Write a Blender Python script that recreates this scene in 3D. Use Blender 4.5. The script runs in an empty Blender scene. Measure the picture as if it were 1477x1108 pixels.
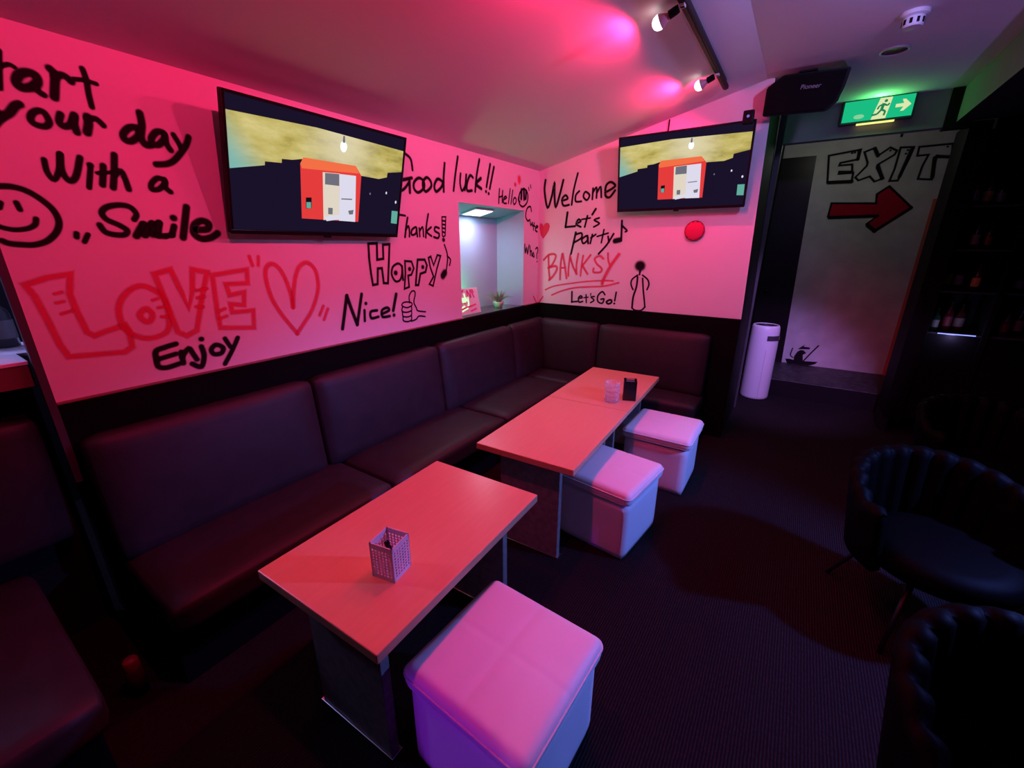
import bpy, bmesh, math, random
from mathutils import Vector, Matrix
random.seed(7)
C = bpy.context.scene.collection
scene = bpy.context.scene

# ---------------------------------------------------------------- camera
cam_data = bpy.data.cameras.new('camera')
cam = bpy.data.objects.new('camera', cam_data)
C.objects.link(cam)
YAW, PITCH, ROLL = -0.5822, -0.3184, 0.0029
cy_, sy_ = math.cos(YAW), math.sin(YAW)
cp_, sp_ = math.cos(PITCH), math.sin(PITCH)
fwd = Vector((sy_*cp_, cy_*cp_, sp_))
rgt = Vector((cy_, -sy_, 0))
upv = rgt.cross(fwd)
r2 = rgt*math.cos(ROLL) + upv*math.sin(ROLL)
u2 = -rgt*math.sin(ROLL) + upv*math.cos(ROLL)
M = Matrix((r2, u2, -fwd)).transposed().to_4x4()
M.translation = Vector((2.3758, -4.1152, 1.7199))
cam.matrix_world = M
cam_data.sensor_fit = 'HORIZONTAL'
cam_data.sensor_width = 36
cam_data.lens = 36*605.9/1477
cam_data.clip_start = 0.02
scene.camera = cam

# ---------------------------------------------------------------- light
world = bpy.data.worlds.new('world')
scene.world = world
world.use_nodes = True
world.node_tree.nodes['Background'].inputs[0].default_value = (0.02, 0.015, 0.03, 1)
world.node_tree.nodes['Background'].inputs[1].default_value = 0.10
scene.view_settings.view_transform = 'Standard'
scene.view_settings.look = 'None'
scene.view_settings.gamma = 1
scene.view_settings.use_curve_mapping = False
scene.view_settings.exposure = 0.0
try:
    scene.cycles.transparent_max_bounces = 32
except AttributeError:
    pass

def lamp(name, loc, color, power, size=0.05, kind='POINT', aim=None, angle=None, blend=0.3):
    d = bpy.data.lights.new(name, kind)
    d.color = color
    d.energy = power
    if kind in ('POINT', 'SPOT'):
        d.shadow_soft_size = size
    if kind == 'AREA':
        d.shape = 'SQUARE'
        d.size = size
    if kind == 'SPOT':
        d.spot_size = angle
        d.spot_blend = blend
    o = bpy.data.objects.new(name, d)
    C.objects.link(o)
    o.location = loc
    if aim is not None:
        o.rotation_euler = Vector(aim).to_track_quat('-Z', 'Y').to_euler()
    return o

RED = (1.0, 0.018, 0.128)
RED_POWER = 35
# blue and violet spots out of the frame without fittings, and added fill spots
lamp('blue_lamp_light', (4.3, -1.55, 1.9), (0.14, 0.22, 1.0), 330, 0.06, 'SPOT', (-0.79, -0.16, -0.62), math.radians(66), 0.6)
lamp('lavender_fill_light', (2.9, -1.6, 2.84), (0.46, 0.34, 1.0), 44, 0.05, 'SPOT', (-1.7, 1.0, -0.85), math.radians(118), 0.45)  # fill added for the lavender tint on the far walls
lamp('purifier_fill_spot', (3.05, -1.2, 2.84), (0.55, 0.25, 1.0), 430, 0.08, 'SPOT', (-0.72, 2.75, -2.55), math.radians(38), 0.75)  # fill added to brighten the purifier and the floor round it
lamp('purple_fill_uplight', (3.9, -1.6, 0.9), (0.32, 0.22, 1.0), 26, 0.08, 'SPOT', (-1.0, 1.0, 2.0), math.radians(80), 0.8)  # fill added to tint the level ceiling purple
lamp('violet_lamp_light', (1.35, -5.6, 0.75), (0.34, 0.02, 1.0), 54, 0.05, 'SPOT', (0.51, 2.1, -0.5), math.radians(18.5), 0.15)
# added fill without fittings: dim behind the header, lavender over the white counter
lamp('passage_fill_light', (2.45, 1.7, 2.8), (0.85, 0.86, 0.78), 3.2, 0.10)
lamp('counter_fill_light', (-0.9, -4.3, 2.2), (0.40, 0.37, 1.0), 30, 0.08)

# ---------------------------------------------------------------- helpers
def new_obj(name, bm, mats, parent=None, loc=None, rot=None, smooth=False):
    me = bpy.data.meshes.new(name)
    bm.normal_update()
    bm.to_mesh(me)
    bm.free()
    o = bpy.data.objects.new(name, me)
    C.objects.link(o)
    if not isinstance(mats, (list, tuple)):
        mats = [mats]
    for m in mats:
        me.materials.append(m)
    if smooth:
        for p in me.polygons:
            p.use_smooth = True
    if parent is not None:
        o.parent = parent
    if loc is not None:
        o.location = loc
    if rot is not None:
        o.rotation_euler = rot
    return o

def tag(o, label=None, cat=None, group=None, kind=None):
    if label: o['label'] = label
    if cat: o['category'] = cat
    if group: o['group'] = group
    if kind: o['kind'] = kind
    return o

def thing(name, label, cat, loc=(0, 0, 0), rz=0.0, group=None):
    o = bpy.data.objects.new(name, None)
    o.empty_display_size = 0.05
    C.objects.link(o)
    o.location = loc
    o.rotation_euler = (0, 0, rz)
    return tag(o, label, cat, group)

def copy_tree(o, parent=None):
    c = o.copy()
    C.objects.link(c)
    if parent is not None:
        c.parent = parent
    for ch in list(o.children):
        copy_tree(ch, c)
    return c

def struct(name, bm, m, parent=None, smooth=False):
    o = new_obj(name, bm, m, parent, smooth=smooth)
    if parent is None:
        o['kind'] = 'structure'
    return o

def B():
    return bmesh.new()

def box(bm, x0, x1, y0, y1, z0, z1, mi=0, bev=0.0, seg=2):
    t = bmesh.new()
    bmesh.ops.create_cube(t, size=1)
    for v in t.verts:
        v.co = Vector(((x0+x1)/2+v.co.x*(x1-x0), (y0+y1)/2+v.co.y*(y1-y0), (z0+z1)/2+v.co.z*(z1-z0)))
    if bev > 0:
        bmesh.ops.bevel(t, geom=list(t.edges), offset=bev, segments=seg, affect='EDGES', profile=0.5)
    merge(bm, t, mi)

def merge(bm, t, mi=0, mat=None):
    if mat is not None:
        bmesh.ops.transform(t, matrix=mat, verts=t.verts)
    for f in t.faces:
        f.material_index = mi
    me = bpy.data.meshes.new('tmp')
    t.to_mesh(me)
    t.free()
    bm.from_mesh(me)
    bpy.data.meshes.remove(me)

def poly(bm, pts, mi=0):
    vs = [bm.verts.new(p) for p in pts]
    f = bm.faces.new(vs)
    f.material_index = mi
    return f

def prism(bm, pts, vec, mi=0):
    """closed polygon extruded along vec"""
    vec = Vector(vec)
    a = [bm.verts.new(p) for p in pts]
    b = [bm.verts.new(Vector(p)+vec) for p in pts]
    fs = [bm.faces.new(a), bm.faces.new(list(reversed(b)))]
    n = len(pts)
    for i in range(n):
        fs.append(bm.faces.new((a[i], b[i], b[(i+1) % n], a[(i+1) % n])))
    for f in fs:
        f.material_index = mi
    bmesh.ops.recalc_face_normals(bm, faces=fs)

def tube(bm, pts, r, seg=10, mi=0, cap=True):
    pts = [Vector(p) for p in pts]
    rs = r if isinstance(r, (list, tuple)) else [r]*len(pts)
    rings = []
    prev = None
    for i, p in enumerate(pts):
        d = (pts[min(i+1, len(pts)-1)]-pts[max(i-1, 0)]).normalized()
        if prev is None:
            a = d.orthogonal().normalized()
        else:
            a = (prev-d*prev.dot(d)).normalized()
        prev = a
        b = d.cross(a)
        rings.append([bm.verts.new(p+(a*math.cos(2*math.pi*k/seg)+b*math.sin(2*math.pi*k/seg))*rs[i]) for k in range(seg)])
    for i in range(len(rings)-1):
        for k in range(seg):
            f = bm.faces.new((rings[i][k], rings[i][(k+1) % seg], rings[i+1][(k+1) % seg], rings[i+1][k]))
            f.material_index = mi
    if cap:
        f = bm.faces.new(list(reversed(rings[0]))); f.material_index = mi
        f = bm.faces.new(rings[-1]); f.material_index = mi

def lathe(bm, prof, seg=24, c=(0, 0, 0), mi=0, mat=None):
    t = bmesh.new()
    rings = []
    for r, z in prof:
        if r <= 1e-6:
            rings.append([t.verts.new((0, 0, z))])
        else:
            rings.append([t.verts.new((r*math.cos(2*math.pi*k/seg), r*math.sin(2*math.pi*k/seg), z)) for k in range(seg)])
    for a, b in zip(rings[:-1], rings[1:]):
        for k in range(seg):
            k2 = (k+1) % seg
            if len(a) == 1 and len(b) == 1:
                continue
            if len(a) == 1:
                t.faces.new((a[0], b[k2], b[k]))
            elif len(b) == 1:
                t.faces.new((a[k], a[k2], b[0]))
            else:
                t.faces.new((a[k], a[k2], b[k2], b[k]))
    bmesh.ops.recalc_face_normals(t, faces=t.faces)
    merge(bm, t, mi, (Matrix.Translation(c) @ mat) if mat is not None else Matrix.Translation(c))

def cushion(bm, sx, sy, sz, r, bulge=0.0, n=12, c=(0, 0, 0), axis='z', fn=None, rot=None, mi=0):
    """rounded padded block, centred at c, crowned on +axis"""
    t = bmesh.new()
    bmesh.ops.create_cube(t, size=2)
    bmesh.ops.subdivide_edges(t, edges=list(t.edges), cuts=n, use_grid_fill=True)
    h = (sx/2, sy/2, sz/2)
    for v in t.verts:
        q = v.co.copy()
        p = Vector([math.copysign(abs(q[i])**1.0, q[i])*h[i] for i in range(3)])
        inner = Vector([max(-(h[i]-r), min(h[i]-r, p[i])) for i in range(3)])
        d = p-inner
        if d.length > 1e-9:
            k = max(abs(d.x), abs(d.y), abs(d.z))
            p = inner + d.normalized()*k
        if bulge:
            if axis == 'z' and q.z > 0:
                p.z += bulge*(1-q.x**2)*(1-q.y**2)*q.z
            if axis == 'x' and q.x > 0:
                p.x += bulge*(1-q.y**4)*(1-q.z**2)*q.x
            if axis == 'y' and q.y < 0:
                p.y += bulge*(1-q.x**4)*(1-q.z**2)*q.y
        if fn:
            p = fn(p, q)
        v.co = p
    m = Matrix.Translation(c)
    if rot is not None:
        m = m @ rot
    merge(bm, t, mi, m)

# ---------------------------------------------------------------- materials
def mat(name, color, rough=0.5, metal=0.0, spec=0.5, emit=None, estr=0.0, trans=0.0, alpha=1.0):
    m = bpy.data.materials.new(name)
    m.use_nodes = True
    b = m.node_tree.nodes['Principled BSDF']
    b.inputs['Base Color'].default_value = (*color, 1)
    b.inputs['Roughness'].default_value = rough
    b.inputs['Metallic'].default_value = metal
    b.inputs['Specular IOR Level'].default_value = spec
    b.inputs['Transmission Weight'].default_value = trans
    if emit is not None:
        b.inputs['Emission Color'].default_value = (*emit, 1)
        b.inputs['Emission Strength'].default_value = estr
    return m

def nodes(m):
    return m.node_tree.nodes, m.node_tree.links, m.node_tree.nodes['Principled BSDF']

def add_noise_bump(m, scale=40, strength=0.2, dist=0.002, detail=4, coord='Object'):
    N, L, b = nodes(m)
    tc = N.new('ShaderNodeTexCoord')
    nz = N.new('ShaderNodeTexNoise')
    nz.inputs['Scale'].default_value = scale
    nz.inputs['Detail'].default_value = detail
    bp = N.new('ShaderNodeBump')
    bp.inputs['Strength'].default_value = strength
    bp.inputs['Distance'].default_value = dist
    L.new(tc.outputs[coord], nz.inputs['Vector'])
    L.new(nz.outputs['Fac'], bp.inputs['Height'])
    L.new(bp.outputs['Normal'], b.inputs['Normal'])
    return m

def add_color_noise(m, c1, c2, scale=8, stretch=(1, 1, 1), detail=5, coord='Object'):
    N, L, b = nodes(m)
    tc = N.new('ShaderNodeTexCoord')
    mp = N.new('ShaderNodeMapping')
    mp.inputs['Scale'].default_value = stretch
    nz = N.new('ShaderNodeTexNoise')
    nz.inputs['Scale'].default_value = scale
    nz.inputs['Detail'].default_value = detail
    rp = N.new('ShaderNodeValToRGB')
    rp.color_ramp.elements[0].position = 0.35
    rp.color_ramp.elements[1].position = 0.65
    rp.color_ramp.elements[0].color = (*c1, 1)
    rp.color_ramp.elements[1].color = (*c2, 1)
    L.new(tc.outputs[coord], mp.inputs['Vector'])
    L.new(mp.outputs['Vector'], nz.inputs['Vector'])
    L.new(nz.outputs['Fac'], rp.inputs['Fac'])
    L.new(rp.outputs['Color'], b.inputs['Base Color'])
    return m

wall_white = add_noise_bump(mat('painted_plaster', (0.80, 0.80, 0.80), 0.75, spec=0.2), 60, 0.08)
ceil_white = add_noise_bump(mat('ceiling_plaster', (0.80, 0.80, 0.80), 0.85, spec=0.15), 90, 0.12)
exit_white = add_noise_bump(add_color_noise(mat('scuffed_plaster', (0.6, 0.6, 0.58), 0.8, spec=0.2), (0.50, 0.50, 0.48), (0.60, 0.60, 0.58), 5), 50, 0.1)
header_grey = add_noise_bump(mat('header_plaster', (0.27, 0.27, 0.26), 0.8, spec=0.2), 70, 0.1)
niche_white = mat('pale_blue_niche_paint', (0.33, 0.48, 0.62), 0.6, spec=0.2)
dark_wood = add_noise_bump(mat('black_stained_wood', (0.003, 0.0025, 0.003), 0.6, spec=0.08), 30, 0.1)
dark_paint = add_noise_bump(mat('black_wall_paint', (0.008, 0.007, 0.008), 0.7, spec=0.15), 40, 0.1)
door_wood = add_color_noise(mat('dark_door_wood', (0.012, 0.008, 0.008), 0.4, spec=0.3), (0.005, 0.003, 0.003), (0.008, 0.004, 0.005), 6, (8, 8, 0.6))
trim_grey = mat('grey_trim', (0.055, 0.055, 0.06), 0.5)
ledge_gloss = mat('glossy_dark_sill', (0.06, 0.055, 0.06), 0.15)
leather = add_noise_bump(add_color_noise(mat('dark_brown_leather', (0.07, 0.04, 0.045), 0.52, spec=0.32), (0.022, 0.018, 0.021), (0.028, 0.022, 0.026), 12), 220, 0.25, 0.0015)
stool_white = add_noise_bump(mat('white_leatherette', (0.78, 0.77, 0.78), 0.5, spec=0.35), 260, 0.25, 0.0012)
stool_piping = mat('white_piping', (0.72, 0.71, 0.72), 0.5)
velvet = add_noise_bump(mat('black_velvet', (0.0014, 0.0011, 0.0012), 0.6, spec=0.05), 200, 0.2, 0.001)
black_metal = mat('black_metal', (0.02, 0.02, 0.02), 0.4, 0.6)
black_plastic = mat('black_plastic', (0.006, 0.006, 0.007), 0.5, spec=0.15)
black_gloss = mat('black_gloss_bezel', (0.008, 0.008, 0.009), 0.2)
grille_cloth = add_noise_bump(mat('speaker_grille_cloth', (0.005, 0.0045, 0.005), 0.85, spec=0.1), 700, 0.5, 0.001)
white_plastic = mat('white_plastic', (0.78, 0.78, 0.80), 0.35)
purifier_white = mat('purifier_shell', (0.75, 0.75, 0.78), 0.4)
chrome = mat('chrome', (0.8, 0.8, 0.82), 0.15, 1.0)
panel_grey = add_color_noise(mat('grey_laminate', (0.20, 0.20, 0.19), 0.5), (0.16, 0.16, 0.15), (0.24, 0.24, 0.22), 30)

def make_wood():
    m = mat('maple_veneer', (0.75, 0.5, 0.3), 0.30, spec=0.4)
    N, L, b = nodes(m)
    tc = N.new('ShaderNodeTexCoord')
    mp = N.new('ShaderNodeMapping')
    mp.inputs['Scale'].default_value = (9, 0.9, 9)
    nz = N.new('ShaderNodeTexNoise')
    nz.inputs['Scale'].default_value = 6
    nz.inputs['Detail'].default_value = 8
    nz.inputs['Distortion'].default_value = 0.6
    rp = N.new('ShaderNodeValToRGB')
    rp.color_ramp.elements[0].position = 0.3
    rp.color_ramp.elements[0].color = (0.70, 0.34, 0.19, 1)
    rp.color_ramp.elements[1].position = 0.7
    rp.color_ramp.elements[1].color = (0.73, 0.365, 0.205, 1)
    L.new(tc.outputs['Object'], mp.inputs['Vector'])
    L.new(mp.outputs['Vector'], nz.inputs['Vector'])
    L.new(nz.outputs['Fac'], rp.inputs['Fac'])
    L.new(rp.outputs['Color'], b.inputs['Base Color'])
    return m
maple = make_wood()

def make_carpet():
    m = mat('dark_ribbed_carpet', (0.03, 0.025, 0.03), 0.9, spec=0.1)
    N, L, b = nodes(m)
    tc = N.new('ShaderNodeTexCoord')
    wv = N.new('ShaderNodeTexWave')
    wv.wave_type = 'BANDS'
    wv.bands_direction = 'X'
    wv.inputs['Scale'].default_value = 28
    wv.inputs['Distortion'].default_value = 1.5
    wv.inputs['Detail'].default_value = 2
    nz = N.new('ShaderNodeTexNoise')
    nz.inputs['Scale'].default_value = 60
    nz2 = N.new('ShaderNodeTexNoise')
    nz2.inputs['Scale'].default_value = 1.6
    mx = N.new('ShaderNodeMath'); mx.operation = 'MULTIPLY'
    rp = N.new('ShaderNodeValToRGB')
    rp.color_ramp.elements[0].color = (0.005, 0.004, 0.005, 1)
    rp.color_ramp.elements[1].color = (0.024, 0.018, 0.019, 1)
    rp.color_ramp.elements[1].position = 0.6
    bp = N.new('ShaderNodeBump')
    bp.inputs['Strength'].default_value = 0.7
    bp.inputs['Distance'].default_value = 0.006
    L.new(tc.outputs['Object'], wv.inputs['Vector'])
    L.new(tc.outputs['Object'], nz.inputs['Vector'])
    L.new(wv.outputs['Fac'], mx.inputs[0])
    L.new(nz.outputs['Fac'], mx.inputs[1])
    L.new(mx.outputs[0], rp.inputs['Fac'])
    L.new(rp.outputs['Color'], b.inputs['Base Color'])
    L.new(mx.outputs[0], bp.inputs['Height'])
    L.new(bp.outputs['Normal'], b.inputs['Normal'])
    return m
carpet = make_carpet()

def make_tile():
    m = mat('speckled_step_tile', (0.05, 0.05, 0.055), 0.5)
    return add_color_noise(m, (0.006, 0.006, 0.007), (0.055, 0.055, 0.06), 22, (1, 1, 1), 2)
step_tile = make_tile()

def spray(name, color, strength):
    """spray paint: solid core, feathered edge through the 'spray' attribute"""
    m = mat(name, color, 0.8, spec=0.1)
    N, L, b = nodes(m)
    at = N.new('ShaderNodeAttribute'); at.attribute_name = 'spray'
    mr = N.new('ShaderNodeMapRange'); mr.interpolation_type = 'SMOOTHSTEP'
    mr.inputs['To Max'].default_value = strength
    tr = N.new('ShaderNodeBsdfTransparent')
    mx = N.new('ShaderNodeMixShader')
    out = N['Material Output']
    L.new(at.outputs['Fac'], mr.inputs['Value'])
    L.new(mr.outputs['Result'], mx.inputs['Fac'])
    L.new(tr.outputs[0], mx.inputs[1])
    L.new(b.outputs[0], mx.inputs[2])
    L.new(mx.outputs[0], out.inputs['Surface'])
    return m
paint_black = spray('black_spray_paint', (0.012, 0.010, 0.012), 0.97)
paint_red = spray('red_spray_paint', (0.85, 0.010, 0.085), 0.66)
paint_arrow = spray('dark_red_spray_paint', (0.42, 0.008, 0.03), 0.97)

def emis(name, color, strength):
    m = bpy.data.materials.new(name)
    m.use_nodes = True
    N, L = m.node_tree.nodes, m.node_tree.links
    N.clear()
    e = N.new('ShaderNodeEmission'); o = N.new('ShaderNodeOutputMaterial')
    e.inputs[0].default_value = (*color, 1)
    e.inputs[1].default_value = strength
    L.new(e.outputs[0], o.inputs[0])
    return m

# ---------------------------------------------------------------- setting
# floor
bm = B(); poly(bm, [(-1.6, -6.6, 0), (5.2, -6.6, 0), (5.2, 2.75, 0), (-1.6, 2.75, 0)])
struct('floor', bm, carpet)
def zc(x):                                  # the ceiling slopes up from the long wall, then runs level
    return 2.44+0.238*x if x < 1.935 else 2.90
bm = B()
prism(bm, [(-1.6, -6.6, zc(0)), (0, -6.6, zc(0)), (1.935, -6.6, 2.9), (5.2, -6.6, 2.9), (5.2, -6.6, 3.0), (1.9, -6.6, 3.0), (0, -6.6, 2.56), (-1.6, -6.6, 2.56)], (0, 9.4, 0))
struct('ceiling', bm, ceil_white)
NY0, NY1, NZ1, WZ = -1.296, -0.299, 2.05, 1.118
YL = -3.81
# long wall with the opening of the niche, white above the black wainscot
bm = B()
def wq(y0, y1, z0, z1): poly(bm, [(0, y0, z0), (0, y1, z0), (0, y1, z1), (0, y0, z1)])
wq(YL, NY0, WZ, 2.46); wq(NY1, 0, WZ, 2.46); wq(NY0, NY1, NZ1, 2.46)
poly(bm, [(-0.2, YL, 0), (-0.2, 0, 0), (-0.2, 0, 1.1), (-0.2, YL, 1.1)])
poly(bm, [(-0.2, YL, 1.1), (-0.2, NY0-0.03, 1.1), (-0.2, NY0-0.03, 2.46), (-0.2, YL, 2.46)])
wall_left = struct('wall_left', bm, wall_white)
# niche lining
bm = B()
DX = -0.29
f0 = [(0, NY0, WZ), (0, NY1, WZ), (0, NY1, NZ1), (0, NY0, NZ1)]
b0 = [(DX, NY0+0.02, WZ), (DX, NY1-0.06, WZ), (DX, NY1-0.06, 1.982), (DX, NY0+0.02, 1.982)]
poly(bm, b0)
poly(bm, [f0[3], f0[2], b0[2], b0[3]])
poly(bm, [f0[0], f0[3], b0[3], b0[0]])
poly(bm, [f0[1], b0[1], b0[2], f0[2]])
niche = struct('wall_niche', bm, niche_white)
bm = B(); poly(bm, [f0[0], f0[1], b0[1], b0[0]])
struct('niche_sill', bm, ledge_gloss, niche)
# wainscot, cap and end trim
bm = B(); box(bm, -0.005, 0.022, YL, 0.0, 0, WZ-0.004, 0, 0.003)
struct('baseboard_left', bm, dark_wood)
bm = B(); box(bm, 0.022, 2.036, -0.024, 0.0, 0, WZ-0.004, 0, 0.003)
struct('baseboard_back', bm, dark_wood)
bm = B(); poly(bm, [(-0.2, YL, 0), (0, YL, 0), (0, YL, 2.46), (-0.2, YL, 2.46)])
struct('wall_end', bm, dark_paint)
bm = B()
prism(bm, [(0.0, -3.835, 0.78), (0.03, -3.835, 0.78), (0.03, -3.811, 0.78), (0.0, -3.811, 0.78)], (0, 0, 1.68))
struct('trim_1', bm, trim_grey)
lip = mat('brown_cap_strip', (0.20, 0.07, 0.05), 0.45)
bm = B(); box(bm, 0.0005, 0.026, YL, NY0, WZ-0.0035, WZ+0.003, 0, 0.001); box(bm, 0.0005, 0.026, NY1, -0.0005, WZ-0.0035, WZ+0.003, 0, 0.001)
struct('trim_6', bm, lip)
bm = B(); box(bm, 0.026, 2.034, -0.027, -0.0005, WZ-0.0035, WZ+0.002, 0, 0.001)
struct('trim_7', bm, dark_wood)
# back wall, top follows the sloping ceiling
bm = B()
poly(bm, [(0, 0, WZ), (2.036, 0, WZ), (1.995, 0, 2.62), (1.985, 0, 2.91), (1.935, 0, 2.91), (0, 0, 2.45)])
wall_back = struct('wall_back', bm, wall_white)
# the end of the back wall, and the passage behind it
bm = B()
prism(bm, [(2.035, 0.004, 0), (2.035, 0.004, WZ), (1.994, 0.004, 2.62), (1.984, 0.004, 2.91), (1.85, 0.004, 2.91), (1.85, 0.004, 0)], (0, 0.9, 0))
struct('wall_passage', bm, dark_paint)
bm = B(); poly(bm, [(1.97, 0.9, 0), (1.97, 2.63, 0), (1.97, 2.63, 2.91), (1.97, 0.9, 2.91)])
struct('wall_passage_side', bm, dark_paint)
bm = B(); box(bm, 1.999, 2.05, 0.93, 0.99, 0, 2.895, 0, 0.004)
struct('trim_2', bm, trim_grey)
# wall with the exit lettering
YE = 2.63
bm = B()
poly(bm, [(1.97, YE, 0), (3.62, YE, 0), (3.62, YE, 2.91), (1.97, YE, 2.91)])
wall_exit = struct('wall_exit', bm, exit_white)
bm = B()
prism(bm, [(1.97, YE-0.03, 0.2), (2.40, YE-0.03, 0.2), (2.318, YE-0.03, 2.755), (1.97, YE-0.03, 2.755)], (0, 0.029, 0))
door1 = struct('door_1', bm, door_wood)
bm = B(); lathe(bm, [(0, 0), (0.022, 0.003), (0.026, 0.02), (0.018, 0.035), (0, 0.038)], 16, (2.06, YE-0.031, 1.15), 0, Matrix.Rotation(math.pi/2, 4, 'X'))
struct('door_knob', bm, black_metal, door1, True)
bm = B(); poly(bm, [(3.53, 1.4, 0), (3.53, YE, 0), (3.53, YE, 2.91), (3.53, 1.4, 2.91)])
struct('wall_right', bm, dark_paint)
orange = mat('orange_lit_trim', (0.55, 0.12, 0.08), 0.5)  # wood edge trim, the orange light on it put into its colour
bm = B(); box(bm, 3.475, 3.528, YE-0.02, YE-0.001, 0.2, 2.22)
struct('trim_3', bm, orange)
bm = B(); box(bm, 2.0, 3.6, 1.66, YE-0.001, 0, 0.2, 0, 0.006)
struct('floor_step', bm, step_tile)
bm = B(); box(bm, 2.0, 3.6, 1.645, 1.66, 0.0, 0.196)
struct('trim_4', bm, dark_paint)
# header over the passage and soffit over the bar
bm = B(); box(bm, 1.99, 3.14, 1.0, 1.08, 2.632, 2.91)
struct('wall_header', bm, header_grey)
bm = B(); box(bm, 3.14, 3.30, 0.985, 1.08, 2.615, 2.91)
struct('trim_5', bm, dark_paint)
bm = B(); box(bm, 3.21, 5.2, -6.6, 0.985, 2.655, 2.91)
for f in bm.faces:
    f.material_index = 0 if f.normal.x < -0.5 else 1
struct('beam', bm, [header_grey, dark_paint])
# unseen sides of the room
bm = B(); poly(bm, [(5.2, -6.6, 0), (5.2, 2.75, 0), (5.2, 2.75, 2.91), (5.2, -6.6, 2.91)])
struct('wall_far_right', bm, dark_paint)
bm = B(); poly(bm, [(-1.6, -6.6, 0), (5.2, -6.6, 0), (5.2, -6.6, 2.91), (-1.6, -6.6, 2.91)])
struct('wall_front', bm, dark_paint)
bm = B(); poly(bm, [(-1.6, -6.6, 0), (-1.6, 0.2, 0), (-1.6, 0.2, 2.91), (-1.6, -6.6, 2.91)])
struct('wall_far_left', bm, dark_paint)
bm = B(); poly(bm, [(3.53, 2.64, 0), (5.2, 2.64, 0), (5.2, 2.64, 2.91), (3.53, 2.64, 2.91)])
struct('wall_far_back', bm, dark_paint)

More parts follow.
